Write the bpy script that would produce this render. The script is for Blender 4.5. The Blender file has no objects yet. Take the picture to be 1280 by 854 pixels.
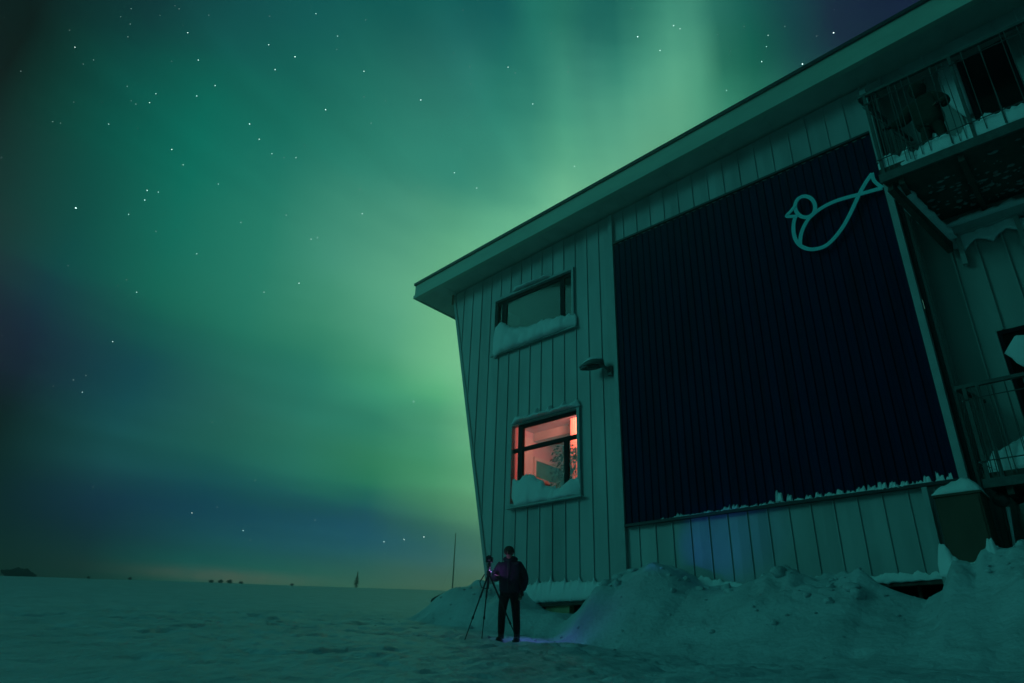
import bpy, bmesh, math, random
import numpy as np
from mathutils import Vector, Matrix, noise as mnoise
random.seed(7)
S = bpy.context.scene
COL = S.collection

# ---------------------------------------------------------------- camera, sky, moon, exposure
cam_d = bpy.data.cameras.new('camera'); cam = bpy.data.objects.new('camera', cam_d); COL.objects.link(cam)
R3 = Matrix(((0.74245435, 0.27634501, 0.61024173), (0.66936343, -0.34237201, -0.65934362), (0.02672337, 0.89800604, -0.43917083)))
cam.matrix_world = Matrix.Translation((0, 0, 1.3)) @ R3.to_4x4()
cam_d.sensor_width = 36; cam_d.lens = 24.5; cam_d.clip_start = 0.05; cam_d.clip_end = 20000
S.camera = cam
S.view_settings.view_transform = 'Standard'; S.view_settings.look = 'None'
S.view_settings.exposure = 0; S.view_settings.gamma = 1; S.view_settings.use_curve_mapping = False

def lin(h):
    v = [c / 255 for c in h]
    return [x / 12.92 if x <= .04045 else ((x + .055) / 1.055) ** 2.4 for x in v]

# colours of the aurora night sky by azimuth (rows) and elevation (stops)
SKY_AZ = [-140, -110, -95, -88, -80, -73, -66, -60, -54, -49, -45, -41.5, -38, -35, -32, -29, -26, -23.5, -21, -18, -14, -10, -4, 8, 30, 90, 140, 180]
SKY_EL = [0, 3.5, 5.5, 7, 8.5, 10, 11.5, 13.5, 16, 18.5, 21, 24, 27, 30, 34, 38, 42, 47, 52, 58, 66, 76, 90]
SKY = [  # unseen rows are shaped to light the wall: bright south-west, dark east
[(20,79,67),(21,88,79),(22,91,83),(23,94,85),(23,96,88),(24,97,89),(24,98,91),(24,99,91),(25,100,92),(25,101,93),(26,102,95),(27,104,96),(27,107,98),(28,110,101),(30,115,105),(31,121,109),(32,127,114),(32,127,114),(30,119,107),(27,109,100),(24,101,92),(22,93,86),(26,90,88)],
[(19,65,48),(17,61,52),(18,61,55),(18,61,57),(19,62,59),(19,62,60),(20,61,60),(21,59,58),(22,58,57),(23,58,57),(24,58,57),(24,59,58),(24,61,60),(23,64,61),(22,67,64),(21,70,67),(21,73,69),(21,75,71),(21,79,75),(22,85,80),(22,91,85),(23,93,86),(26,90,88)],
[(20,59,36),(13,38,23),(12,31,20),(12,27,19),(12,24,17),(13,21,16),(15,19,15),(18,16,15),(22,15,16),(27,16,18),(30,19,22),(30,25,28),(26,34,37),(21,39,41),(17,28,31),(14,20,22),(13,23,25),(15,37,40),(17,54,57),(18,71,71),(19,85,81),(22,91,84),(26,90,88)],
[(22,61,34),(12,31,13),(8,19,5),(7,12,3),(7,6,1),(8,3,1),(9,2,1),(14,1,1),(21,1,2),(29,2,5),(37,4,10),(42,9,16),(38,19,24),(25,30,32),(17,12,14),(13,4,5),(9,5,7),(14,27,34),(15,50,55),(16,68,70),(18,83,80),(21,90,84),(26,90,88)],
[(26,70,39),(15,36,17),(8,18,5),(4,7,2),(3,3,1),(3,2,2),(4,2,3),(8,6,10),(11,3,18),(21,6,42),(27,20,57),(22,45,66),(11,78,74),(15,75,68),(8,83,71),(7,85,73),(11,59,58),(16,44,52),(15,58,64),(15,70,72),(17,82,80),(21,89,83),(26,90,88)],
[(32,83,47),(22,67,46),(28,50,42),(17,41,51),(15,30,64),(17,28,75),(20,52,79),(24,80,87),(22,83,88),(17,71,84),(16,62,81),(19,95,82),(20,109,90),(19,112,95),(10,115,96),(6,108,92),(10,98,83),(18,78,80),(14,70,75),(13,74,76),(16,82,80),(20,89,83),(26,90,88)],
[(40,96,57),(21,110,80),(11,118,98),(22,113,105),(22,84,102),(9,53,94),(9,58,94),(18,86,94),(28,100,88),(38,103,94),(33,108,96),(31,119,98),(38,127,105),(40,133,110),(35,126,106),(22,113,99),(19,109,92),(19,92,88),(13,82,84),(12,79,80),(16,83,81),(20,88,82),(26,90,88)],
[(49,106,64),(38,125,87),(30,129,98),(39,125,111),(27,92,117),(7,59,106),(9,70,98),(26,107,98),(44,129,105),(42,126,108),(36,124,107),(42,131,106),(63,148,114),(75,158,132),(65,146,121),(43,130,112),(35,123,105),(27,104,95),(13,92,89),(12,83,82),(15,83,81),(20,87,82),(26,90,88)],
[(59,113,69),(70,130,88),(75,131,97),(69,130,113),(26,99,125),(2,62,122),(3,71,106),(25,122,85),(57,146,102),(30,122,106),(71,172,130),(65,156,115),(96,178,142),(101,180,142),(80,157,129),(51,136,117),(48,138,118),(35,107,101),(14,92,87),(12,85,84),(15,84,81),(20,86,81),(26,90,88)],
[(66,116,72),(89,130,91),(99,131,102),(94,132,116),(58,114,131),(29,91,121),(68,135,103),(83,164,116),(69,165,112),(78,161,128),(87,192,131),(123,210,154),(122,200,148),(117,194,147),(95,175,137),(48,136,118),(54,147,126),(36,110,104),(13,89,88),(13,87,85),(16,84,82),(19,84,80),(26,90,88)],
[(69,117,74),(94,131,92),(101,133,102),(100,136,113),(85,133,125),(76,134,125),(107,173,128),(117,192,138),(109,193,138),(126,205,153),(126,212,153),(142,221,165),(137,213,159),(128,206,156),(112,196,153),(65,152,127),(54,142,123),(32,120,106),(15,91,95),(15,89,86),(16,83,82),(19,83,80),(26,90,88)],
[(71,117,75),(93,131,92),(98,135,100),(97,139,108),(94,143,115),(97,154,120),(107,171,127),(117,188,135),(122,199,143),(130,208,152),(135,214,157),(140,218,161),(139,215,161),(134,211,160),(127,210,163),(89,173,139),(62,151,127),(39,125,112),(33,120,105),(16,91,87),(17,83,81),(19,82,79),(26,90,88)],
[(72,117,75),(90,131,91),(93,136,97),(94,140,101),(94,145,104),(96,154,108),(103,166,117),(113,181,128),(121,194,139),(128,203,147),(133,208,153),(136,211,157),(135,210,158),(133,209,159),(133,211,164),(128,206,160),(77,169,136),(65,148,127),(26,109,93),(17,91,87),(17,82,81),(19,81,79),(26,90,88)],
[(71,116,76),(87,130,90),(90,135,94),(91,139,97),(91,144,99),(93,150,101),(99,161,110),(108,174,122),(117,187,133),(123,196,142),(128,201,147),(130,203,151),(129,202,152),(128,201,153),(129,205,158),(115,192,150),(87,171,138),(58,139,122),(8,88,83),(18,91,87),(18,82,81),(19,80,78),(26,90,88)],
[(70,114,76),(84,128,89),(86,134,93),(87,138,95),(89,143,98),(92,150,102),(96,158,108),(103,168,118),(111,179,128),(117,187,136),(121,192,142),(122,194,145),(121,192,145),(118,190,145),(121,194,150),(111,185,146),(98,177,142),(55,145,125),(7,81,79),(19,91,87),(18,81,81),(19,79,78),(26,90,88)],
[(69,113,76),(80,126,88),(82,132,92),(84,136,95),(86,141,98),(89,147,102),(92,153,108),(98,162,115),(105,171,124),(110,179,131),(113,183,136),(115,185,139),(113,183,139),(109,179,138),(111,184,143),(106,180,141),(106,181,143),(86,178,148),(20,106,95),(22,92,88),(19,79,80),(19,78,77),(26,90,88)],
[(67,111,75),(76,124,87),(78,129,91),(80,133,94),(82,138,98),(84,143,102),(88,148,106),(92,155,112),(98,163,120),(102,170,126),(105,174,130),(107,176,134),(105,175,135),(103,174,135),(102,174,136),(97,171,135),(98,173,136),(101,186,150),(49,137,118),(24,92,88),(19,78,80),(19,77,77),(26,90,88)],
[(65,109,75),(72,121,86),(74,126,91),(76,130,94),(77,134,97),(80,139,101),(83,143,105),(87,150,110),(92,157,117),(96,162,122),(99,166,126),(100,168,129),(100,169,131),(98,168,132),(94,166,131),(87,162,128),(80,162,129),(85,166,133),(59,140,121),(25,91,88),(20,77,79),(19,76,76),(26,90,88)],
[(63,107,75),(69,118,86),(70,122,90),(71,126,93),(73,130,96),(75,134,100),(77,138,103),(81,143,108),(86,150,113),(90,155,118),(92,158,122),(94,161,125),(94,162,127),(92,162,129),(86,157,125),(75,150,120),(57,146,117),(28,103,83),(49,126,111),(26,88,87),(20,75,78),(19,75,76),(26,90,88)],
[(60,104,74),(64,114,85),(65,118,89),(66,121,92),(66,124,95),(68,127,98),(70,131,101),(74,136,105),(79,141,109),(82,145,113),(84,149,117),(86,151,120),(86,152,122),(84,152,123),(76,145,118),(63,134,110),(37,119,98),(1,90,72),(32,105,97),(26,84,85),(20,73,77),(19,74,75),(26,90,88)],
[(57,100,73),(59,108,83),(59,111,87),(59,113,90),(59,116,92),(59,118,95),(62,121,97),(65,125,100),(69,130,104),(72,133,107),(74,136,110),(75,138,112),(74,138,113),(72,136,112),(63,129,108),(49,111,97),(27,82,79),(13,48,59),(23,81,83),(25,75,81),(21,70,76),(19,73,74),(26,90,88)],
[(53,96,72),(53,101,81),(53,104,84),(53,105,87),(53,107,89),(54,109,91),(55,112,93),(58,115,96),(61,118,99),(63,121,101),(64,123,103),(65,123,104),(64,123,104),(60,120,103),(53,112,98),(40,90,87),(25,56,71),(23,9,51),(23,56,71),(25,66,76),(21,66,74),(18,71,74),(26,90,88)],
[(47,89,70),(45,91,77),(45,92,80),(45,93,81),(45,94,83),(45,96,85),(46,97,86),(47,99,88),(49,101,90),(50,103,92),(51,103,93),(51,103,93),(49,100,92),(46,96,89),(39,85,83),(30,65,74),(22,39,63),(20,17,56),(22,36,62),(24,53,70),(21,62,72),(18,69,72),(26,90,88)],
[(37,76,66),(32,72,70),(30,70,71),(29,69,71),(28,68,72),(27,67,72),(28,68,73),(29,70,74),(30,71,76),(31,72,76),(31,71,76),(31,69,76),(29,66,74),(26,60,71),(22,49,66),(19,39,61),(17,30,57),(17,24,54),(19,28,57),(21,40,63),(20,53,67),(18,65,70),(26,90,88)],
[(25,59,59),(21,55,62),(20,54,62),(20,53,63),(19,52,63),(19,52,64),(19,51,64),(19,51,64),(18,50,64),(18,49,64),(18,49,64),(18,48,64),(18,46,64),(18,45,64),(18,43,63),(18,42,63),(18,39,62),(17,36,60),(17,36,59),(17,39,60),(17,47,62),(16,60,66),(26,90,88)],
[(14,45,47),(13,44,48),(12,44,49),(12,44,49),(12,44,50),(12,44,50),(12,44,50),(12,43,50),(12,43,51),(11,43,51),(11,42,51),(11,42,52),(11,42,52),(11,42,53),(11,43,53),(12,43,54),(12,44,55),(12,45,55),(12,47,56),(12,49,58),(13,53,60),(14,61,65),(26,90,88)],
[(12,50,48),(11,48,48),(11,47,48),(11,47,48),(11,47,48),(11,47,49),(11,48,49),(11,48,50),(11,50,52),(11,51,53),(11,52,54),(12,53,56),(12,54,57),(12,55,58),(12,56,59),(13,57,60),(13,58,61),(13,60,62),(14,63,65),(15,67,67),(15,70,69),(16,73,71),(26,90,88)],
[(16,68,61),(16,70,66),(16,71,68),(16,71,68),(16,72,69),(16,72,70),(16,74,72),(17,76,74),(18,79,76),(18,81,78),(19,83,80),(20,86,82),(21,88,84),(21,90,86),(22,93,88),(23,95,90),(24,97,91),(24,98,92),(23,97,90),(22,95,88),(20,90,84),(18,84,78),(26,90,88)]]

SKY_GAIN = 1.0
W = bpy.data.worlds.new('World'); S.world = W; W.use_nodes = True
nt = W.node_tree; N = nt.nodes; Lk = nt.links; N.clear()
def nd(t, **k):
    n = N.new(t)
    for a, b in k.items(): setattr(n, a, b)
    return n
def mth(op, a, b=None, c=None):
    n = nd('ShaderNodeMath', operation=op)
    for i, v in enumerate((a, b, c)):
        if v is None: continue
        if isinstance(v, (int, float)): n.inputs[i].default_value = v
        else: Lk.new(v, n.inputs[i])
    return n.outputs[0]
tc = nd('ShaderNodeTexCoord'); sep = nd('ShaderNodeSeparateXYZ'); Lk.new(tc.outputs['Generated'], sep.inputs[0])
X, Y, Z = sep.outputs
az = mth('MULTIPLY', mth('ARCTAN2', X, Y), 180 / math.pi)
el = mth('MULTIPLY', mth('ARCSINE', Z), 180 / math.pi)
def wnoise(sx, sy, sz, detail, rough=.5, off=0):
    cb = nd('ShaderNodeCombineXYZ')
    Lk.new(mth('MULTIPLY', az, sx), cb.inputs[0]); Lk.new(mth('MULTIPLY', mth('ADD', el, mth('MULTIPLY', az, .07)), sy), cb.inputs[1]); cb.inputs[2].default_value = off
    n = nd('ShaderNodeTexNoise'); n.inputs['Scale'].default_value = 1; n.inputs['Detail'].default_value = detail; n.inputs['Roughness'].default_value = rough
    Lk.new(cb.outputs[0], n.inputs['Vector']); return n.outputs['Fac']
n1 = wnoise(.06, .10, 0, 3); n2 = wnoise(.05, .22, 0, 4, .55, 5.3)
elw = mth('ADD', el, mth('MULTIPLY', mth('MULTIPLY', mth('SUBTRACT', n2, .5), 6), mth('MINIMUM', mth('DIVIDE', mth('ABSOLUTE', el), 18), 1)))
azw = mth('ADD', az, mth('MULTIPLY', mth('SUBTRACT', n1, .5), 2.5))
elf = mth('MAXIMUM', mth('DIVIDE', elw, 90), 0)
prev = None
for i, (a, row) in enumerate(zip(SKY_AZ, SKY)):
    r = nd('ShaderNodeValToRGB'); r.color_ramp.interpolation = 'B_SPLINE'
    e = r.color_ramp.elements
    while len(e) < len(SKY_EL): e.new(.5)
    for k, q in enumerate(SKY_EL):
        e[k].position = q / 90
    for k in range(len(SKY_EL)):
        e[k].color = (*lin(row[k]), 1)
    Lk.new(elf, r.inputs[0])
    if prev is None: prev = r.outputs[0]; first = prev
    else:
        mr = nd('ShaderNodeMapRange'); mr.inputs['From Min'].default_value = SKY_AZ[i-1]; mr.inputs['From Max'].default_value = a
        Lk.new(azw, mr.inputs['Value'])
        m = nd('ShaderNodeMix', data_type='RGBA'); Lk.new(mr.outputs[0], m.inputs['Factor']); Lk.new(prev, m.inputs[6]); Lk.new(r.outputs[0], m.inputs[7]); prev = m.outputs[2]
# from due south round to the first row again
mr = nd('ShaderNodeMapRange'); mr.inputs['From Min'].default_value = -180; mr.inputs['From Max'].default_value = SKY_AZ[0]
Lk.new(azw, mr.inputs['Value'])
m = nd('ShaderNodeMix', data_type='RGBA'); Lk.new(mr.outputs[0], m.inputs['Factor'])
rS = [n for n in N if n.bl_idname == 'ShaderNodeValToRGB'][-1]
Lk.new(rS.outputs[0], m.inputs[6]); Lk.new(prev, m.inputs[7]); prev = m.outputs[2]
# auroral rays and thin cloud streaks
fan = mth('DIVIDE', mth('ADD', az, 29), mth('MAXIMUM', mth('SUBTRACT', el, 25), 5))
cbr = nd('ShaderNodeCombineXYZ'); Lk.new(mth('MULTIPLY', fan, 2.4), cbr.inputs[0]); Lk.new(mth('MULTIPLY', el, .012), cbr.inputs[1]); cbr.inputs[2].default_value = 2.2
rn = nd('ShaderNodeTexNoise'); rn.inputs['Scale'].default_value = 1; rn.inputs['Detail'].default_value = 3; rn.inputs['Roughness'].default_value = .45; Lk.new(cbr.outputs[0], rn.inputs['Vector'])
ray = rn.outputs['Fac']
rayw = nd('ShaderNodeMapRange', interpolation_type='SMOOTHSTEP'); rayw.inputs['From Min'].default_value = 30; rayw.inputs['From Max'].default_value = 44; rayw.inputs['To Max'].default_value = .55
Lk.new(el, rayw.inputs['Value'])
strk = wnoise(.035, .34, 0, 4, .55, 9.1)
strw = nd('ShaderNodeMapRange', interpolation_type='SMOOTHSTEP'); strw.inputs['From Min'].default_value = 28; strw.inputs['From Max'].default_value = 12; strw.inputs['To Max'].default_value = .8
Lk.new(el, strw.inputs['Value'])
fac = mth('ADD', 1.0, mth('ADD', mth('MULTIPLY', mth('SUBTRACT', ray, .5), rayw.outputs[0]), mth('MULTIPLY', mth('SUBTRACT', strk, .5), strw.outputs[0])))
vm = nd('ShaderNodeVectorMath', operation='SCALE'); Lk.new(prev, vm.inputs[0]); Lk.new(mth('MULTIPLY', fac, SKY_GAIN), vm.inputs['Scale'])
# faint red glow of a far settlement low on the horizon
def bell(x, c, w):
    q_ = mth('DIVIDE', mth('SUBTRACT', x, c), w); return mth('EXPONENT', mth('MULTIPLY', mth('MULTIPLY', q_, q_), -1))
gl = mth('MULTIPLY', mth('MULTIPLY', bell(az, -63, 5.5), bell(el, 6.3, .5)), mth('ADD', .5, wnoise(.9, 1.5, 0, 2, .5, 3.3)))
gc = nd('ShaderNodeVectorMath', operation='SCALE'); gc.inputs[0].default_value = (.15, .022, .008); Lk.new(gl, gc.inputs['Scale'])
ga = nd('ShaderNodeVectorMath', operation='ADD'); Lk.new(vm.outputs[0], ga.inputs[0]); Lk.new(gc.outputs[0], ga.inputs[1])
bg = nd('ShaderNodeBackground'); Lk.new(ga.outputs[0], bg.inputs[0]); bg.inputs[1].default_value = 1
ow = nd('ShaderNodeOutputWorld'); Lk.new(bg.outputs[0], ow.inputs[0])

moon = bpy.data.lights.new('moon', 'SUN'); moon.energy = .25; moon.angle = math.radians(18); moon.color = (.10, .95, .88)
mo = bpy.data.objects.new('moon', moon); COL.objects.link(mo)
mo.rotation_euler = Vector((-.62, -.80, .40)).to_track_quat('Z', 'Y').to_euler()

# ---------------------------------------------------------------- helpers
def tag(o, label=None, cat=None, group=None, kind=None):
    if label: o['label'] = label
    if cat: o['category'] = cat
    if group: o['group'] = group
    if kind: o['kind'] = kind
    return o
def empty(name, label, cat, loc=(0, 0, 0), rz=0, group=None):
    o = bpy.data.objects.new(name, None); COL.objects.link(o); o.location = loc; o.rotation_euler = (0, 0, rz)
    o.empty_display_size = .2
    return tag(o, label, cat, group)
class MB:
    def __init__(s): s.v = []; s.f = []
    def add(s, vs, fs):
        k = len(s.v); s.v += [tuple(p) for p in vs]; s.f += [tuple(i + k for i in f) for f in fs]; return s
    def box(s, x0, y0, z0, x1, y1, z1):
        v = [(x, y, z) for z in (z0, z1) for y in (y0, y1) for x in (x0, x1)]
        return s.add(v, [(0, 2, 3, 1), (4, 5, 7, 6), (0, 1, 5, 4), (2, 6, 7, 3), (0, 4, 6, 2), (1, 3, 7, 5)])
    def hexa(s, a, b):                       # two quads, front and back, same order
        return s.add(list(a) + list(b), [(0, 1, 2, 3), (7, 6, 5, 4), (0, 4, 5, 1), (1, 5, 6, 2), (2, 6, 7, 3), (3, 7, 4, 0)])
    def bar(s, a, b, w, h=None, up=(0, 0, 1)):
        a, b = Vector(a), Vector(b); h = h or w; d = (b - a).normalized(); u = Vector(up)
        if abs(d.dot(u)) > .95: u = Vector((0, 1, 0))
        r = d.cross(u).normalized() * w / 2; t = r.cross(d).normalized() * h / 2
        q = lambda p: [p - r - t, p + r - t, p + r + t, p - r + t]
        return s.hexa(q(a), q(b))
    def tube(s, pts, rad, n=8, cap=True):
        pts = [Vector(p) for p in pts]; rr = rad if isinstance(rad, (list, tuple)) else [rad] * len(pts)
        k = len(s.v); ref = None
        for i, p in enumerate(pts):
            d = (pts[min(i+1, len(pts)-1)] - pts[max(i-1, 0)]).normalized()
            if ref is None: ref = Vector((0, 0, 1)) if abs(d.z) < .9 else Vector((1, 0, 0))
            r = d.cross(ref).normalized(); t = r.cross(d); ref = t
            for j in range(n):
                a = 2 * math.pi * j / n; s.v.append(tuple(p + rr[i] * (math.cos(a) * r + math.sin(a) * t)))
        for i in range(len(pts) - 1):
            for j in range(n):
                j2 = (j + 1) % n; s.f.append((k+i*n+j, k+i*n+j2, k+(i+1)*n+j2, k+(i+1)*n+j))
        if cap:
            s.f.append(tuple(k+j for j in range(n))[::-1]); e = k + (len(pts)-1)*n; s.f.append(tuple(e+j for j in range(n)))
        return s
    def ellip(s, c, r, nu=12, nv=8, M=None):
        k = len(s.v); c = Vector(c)
        for i in range(nv + 1):
            th = math.pi * i / nv
            for j in range(nu):
                a = 2 * math.pi * j / nu
                p = Vector((r[0]*math.sin(th)*math.cos(a), r[1]*math.sin(th)*math.sin(a), r[2]*math.cos(th)))
                if M: p = M @ p
                s.v.append(tuple(c + p))
        for i in range(nv):
            for j in range(nu):
                j2 = (j+1) % nu; s.f.append((k+i*nu+j, k+(i+1)*nu+j, k+(i+1)*nu+j2, k+i*nu+j2))
        return s
    def mesh(s, name):
        me = bpy.data.meshes.new(name); me.from_pydata(s.v, [], s.f); me.validate(); return me
    def build(s, name, mat, parent=None, smooth=False, bevel=0):
        me = s.mesh(name); bm = bmesh.new(); bm.from_mesh(me)
        bmesh.ops.remove_doubles(bm, verts=bm.verts, dist=1e-5); bmesh.ops.recalc_face_normals(bm, faces=bm.faces)
        bm.to_mesh(me); bm.free(); me.materials.append(mat)
        if smooth: me.shade_smooth()
        o = bpy.data.objects.new(name, me); COL.objects.link(o)
        if parent: o.parent = parent; o.matrix_parent_inverse = Matrix.Translation(-Vector(parent.location)) if parent.type == 'EMPTY' and parent.rotation_euler.z == 0 else Matrix()
        if bevel:
            b = o.modifiers.new('bevel', 'BEVEL'); b.width = bevel; b.segments = 2; b.limit_method = 'ANGLE'
        return o
def fbm(x, y, z=0, o=4, h=.6):
    return mnoise.fractal(Vector((x, y, z)), h, 2.1, o)

# ---------------------------------------------------------------- materials
def mat(name, col, rough=.6, spec=.5, metal=0, var=.0, vscale=3, col2=None, bump=0, bscale=20, stretch=(1, 1, 1), emit=None, es=0, trans=0, coat=0, tone=0):
    m = bpy.data.materials.new(name); m.use_nodes = True; t = m.node_tree; b = t.nodes['Principled BSDF']
    b.inputs['Base Color'].default_value = (*col, 1); b.inputs['Roughness'].default_value = rough
    b.inputs['Specular IOR Level'].default_value = spec; b.inputs['Metallic'].default_value = metal
    if trans: b.inputs['Transmission Weight'].default_value = trans
    if coat: b.inputs['Coat Weight'].default_value = coat
    if emit: b.inputs['Emission Color'].default_value = (*emit, 1); b.inputs['Emission Strength'].default_value = es
    co = t.nodes.new('ShaderNodeTexCoord'); mp = t.nodes.new('ShaderNodeMapping'); mp.inputs['Scale'].default_value = stretch
    t.links.new(co.outputs['Object'], mp.inputs[0])
    if var or col2:
        n = t.nodes.new('ShaderNodeTexNoise'); n.inputs['Scale'].default_value = vscale; n.inputs['Detail'].default_value = 6; n.inputs['Roughness'].default_value = .6
        t.links.new(mp.outputs[0], n.inputs['Vector'])
        r = t.nodes.new('ShaderNodeValToRGB'); c2 = col2 or tuple(c * (1 - var) for c in col)
        r.color_ramp.elements[0].position = .32; r.color_ramp.elements[1].position = .62
        r.color_ramp.elements[0].color = (*c2, 1); r.color_ramp.elements[1].color = (*col, 1)
        t.links.new(n.outputs['Fac'], r.inputs[0]); t.links.new(r.outputs[0], b.inputs['Base Color'])
    if tone:
        oi = t.nodes.new('ShaderNodeObjectInfo'); mr_ = t.nodes.new('ShaderNodeMapRange'); mr_.inputs['To Min'].default_value = 1 - tone; mr_.inputs['To Max'].default_value = 1
        t.links.new(oi.outputs['Random'], mr_.inputs['Value']); vs_ = t.nodes.new('ShaderNodeVectorMath'); vs_.operation = 'SCALE'
        t.links.new(r.outputs[0], vs_.inputs[0]); t.links.new(mr_.outputs[0], vs_.inputs['Scale']); t.links.new(vs_.outputs[0], b.inputs['Base Color'])
    if bump:
        n = t.nodes.new('ShaderNodeTexNoise'); n.inputs['Scale'].default_value = bscale; n.inputs['Detail'].default_value = 5
        t.links.new(mp.outputs[0], n.inputs['Vector'])
        bp = t.nodes.new('ShaderNodeBump'); bp.inputs['Strength'].default_value = bump; bp.inputs['Distance'].default_value = .03
        t.links.new(n.outputs['Fac'], bp.inputs['Height']); t.links.new(bp.outputs[0], b.inputs['Normal'])
    return m
M = dict(
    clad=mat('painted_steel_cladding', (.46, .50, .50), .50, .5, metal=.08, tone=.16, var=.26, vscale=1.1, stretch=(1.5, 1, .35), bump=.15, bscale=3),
    clad2=mat('painted_steel_cladding_rear', (.42, .46, .44), .4, .5, tone=.15, var=.2, vscale=1.1, stretch=(1.5, 1, .35), bump=.12, bscale=3),
    trim=mat('painted_trim', (.38, .43, .43), .45, .5, var=.15, vscale=4),
    fascia=mat('painted_fascia', (.50, .60, .50), .5, .5, var=.18, vscale=1.4, stretch=(.5, 1, 2)),
    soffit=mat('painted_soffit', (.52, .55, .50), .6, .4, var=.2, vscale=2),
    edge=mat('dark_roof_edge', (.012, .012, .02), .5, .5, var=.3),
    navy=mat('navy_corrugated_steel', (.005, .013, .058), .62, .10, tone=.15, var=.35, vscale=2.0, stretch=(2, 1, .3), bump=.05, bscale=4),
    snow=mat('snow', (.88, .90, .92), .65, .4, var=.05, vscale=2.2, bump=.25, bscale=22),
    ground=mat('wind_packed_snow', (.60, .66, .69), .55, .5, var=.22, vscale=1.3, bump=1.0, bscale=11),
    black=mat('black_window_frame', (.006, .004, .010), .6, .15, var=.2),
    dark=mat('dark_timber', (.085, .085, .072), .8, .3, var=.4, vscale=6, bump=.3),
    rail=mat('galvanised_railing', (.10, .12, .115), .5, .5, metal=.3, var=.4, vscale=9),
    railsnow=mat('rimed_wire', (.34, .36, .36), .7, .4, var=.4, vscale=12),
    tan=mat('brown_plywood', (.13, .085, .06), .75, .3, var=.3, vscale=3, bump=.2, stretch=(1, 1, .3)),
    teal=mat('teal_emblem_paint', (.24, .80, .84), .7, .5, var=.08),
    lampgrey=mat('grey_lamp_housing', (.12, .15, .145), .45, .5, var=.3, vscale=8),
    cloth=mat('black_trouser_cloth', (.010, .009, .013), .9, .2, var=.3, vscale=12, bump=.3, bscale=30),
    jacket=mat('dark_purple_jacket', (.030, .018, .042), .8, .25, var=.35, vscale=6, bump=.4, bscale=14),
    coat=mat('dark_green_coat', (.045, .06, .045), .9, .2, var=.35, vscale=6, bump=.4, bscale=14),
    skin=mat('skin', (.38, .22, .16), .55, .4, var=.1),
    wool=mat('brown_wool', (.07, .05, .04), .95, .1, var=.4, vscale=25, bump=.5, bscale=60),
    metal=mat('black_anodised_metal', (.012, .012, .014), .4, .5, var=.2),
    lens=mat('lens_glass', (.02, .02, .03), .1, .6),
    rock=mat('dark_rock', (.05, .055, .05), .9, .2, var=.5, vscale=1.5, bump=.6, bscale=3),
    fir=mat('fir_needles', (.035, .05, .035), .9, .2, var=.4, vscale=5),
    bark=mat('bark', (.06, .045, .035), .9, .2, var=.4, vscale=8),
    room=mat('salmon_interior_paint', (.80, .42, .40), .7, .3, var=.12, vscale=1.2),
    roomw=mat('cream_interior_panel', (.80, .58, .44), .6, .3, var=.1, vscale=2),
    green=mat('green_board', (.06, .22, .10), .5, .4, var=.25, vscale=3),
    orange=mat('orange_curtain', (.92, .36, .22), .8, .2, var=.2, vscale=5),
    red=mat('dark_red_cabinet', (.36, .08, .09), .6, .3, var=.2, vscale=4),
    dim=mat('dim_interior', (.075, .075, .05), .9, .2, var=.3, vscale=2),
    under=mat('dark_underfloor', (.02, .02, .016), .95, .1, var=.4, vscale=2),
    beige=mat('beige_insulation', (.46, .42, .24), .8, .3, var=.25, vscale=5),
    leaf=mat('house_plant_leaf', (.05, .10, .035), .7, .3, var=.4, vscale=10),
)
def glass(name, tint, alpha, rough=.03):
    m = bpy.data.materials.new(name); m.use_nodes = True; t = m.node_tree; t.nodes.clear()
    o = t.nodes.new('ShaderNodeOutputMaterial'); a = t.nodes.new('ShaderNodeBsdfTransparent'); a.inputs[0].default_value = (*tint, 1)
    g = t.nodes.new('ShaderNodeBsdfGlossy'); g.inputs['Roughness'].default_value = rough
    fr = t.nodes.new('ShaderNodeFresnel'); fr.inputs[0].default_value = 1.22
    x = t.nodes.new('ShaderNodeMixShader'); t.links.new(fr.outputs[0], x.inputs[0]); t.links.new(a.outputs[0], x.inputs[1]); t.links.new(g.outputs[0], x.inputs[2]); t.links.new(x.outputs[0], o.inputs[0]); return m
M['glass'] = glass('window_glass', (.84, .84, .82), 1)
M['glassd'] = glass('darkened_window_glass', (.36, .36, .30), 1, .05)  # tint darkened to hold back light passing through the panes

# ---------------------------------------------------------------- snow terrain (uphill to the north-west, banked against the building)
CREST = [(-40, None), (-14.75, None), (-14.2, 2.92), (-13.7, 3.18), (-12.99, 3.40), (-12.3, 3.38), (-11.52, 3.20), (-11.02, 2.76), (-10.32, 2.58), (-9.55, 2.58), (-9.07, 2.86), (-8.71, 3.26), (-8.02, 3.50), (-7.64, 3.52), (-7.12, 3.26), (-6.79, 2.98), (-6.3, 2.95), (-5.83, 2.97), (-5.37, 3.05), (-5.15, 3.09), (-4.8, 2.98), (-4.55, 2.86), (-4.16, 2.88), (-3.77, 2.80), (-3.55, 2.62), (-3.11, 2.46), (-2.87, 2.40), (-2.6, 2.55), (-2.39, 2.9), (-2.04, 3.04), (-1.53, 3.09), (0, 3.15), (6, 3.1), (14, 2.6), (18, None)]
cx = np.array([c[0] for c in CREST]); g = (-.0904, .0758)
def sstep(a, b, x):
    t = np.clip((x - a) / (b - a), 0, 1); return t * t * (3 - 2 * t)
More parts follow.
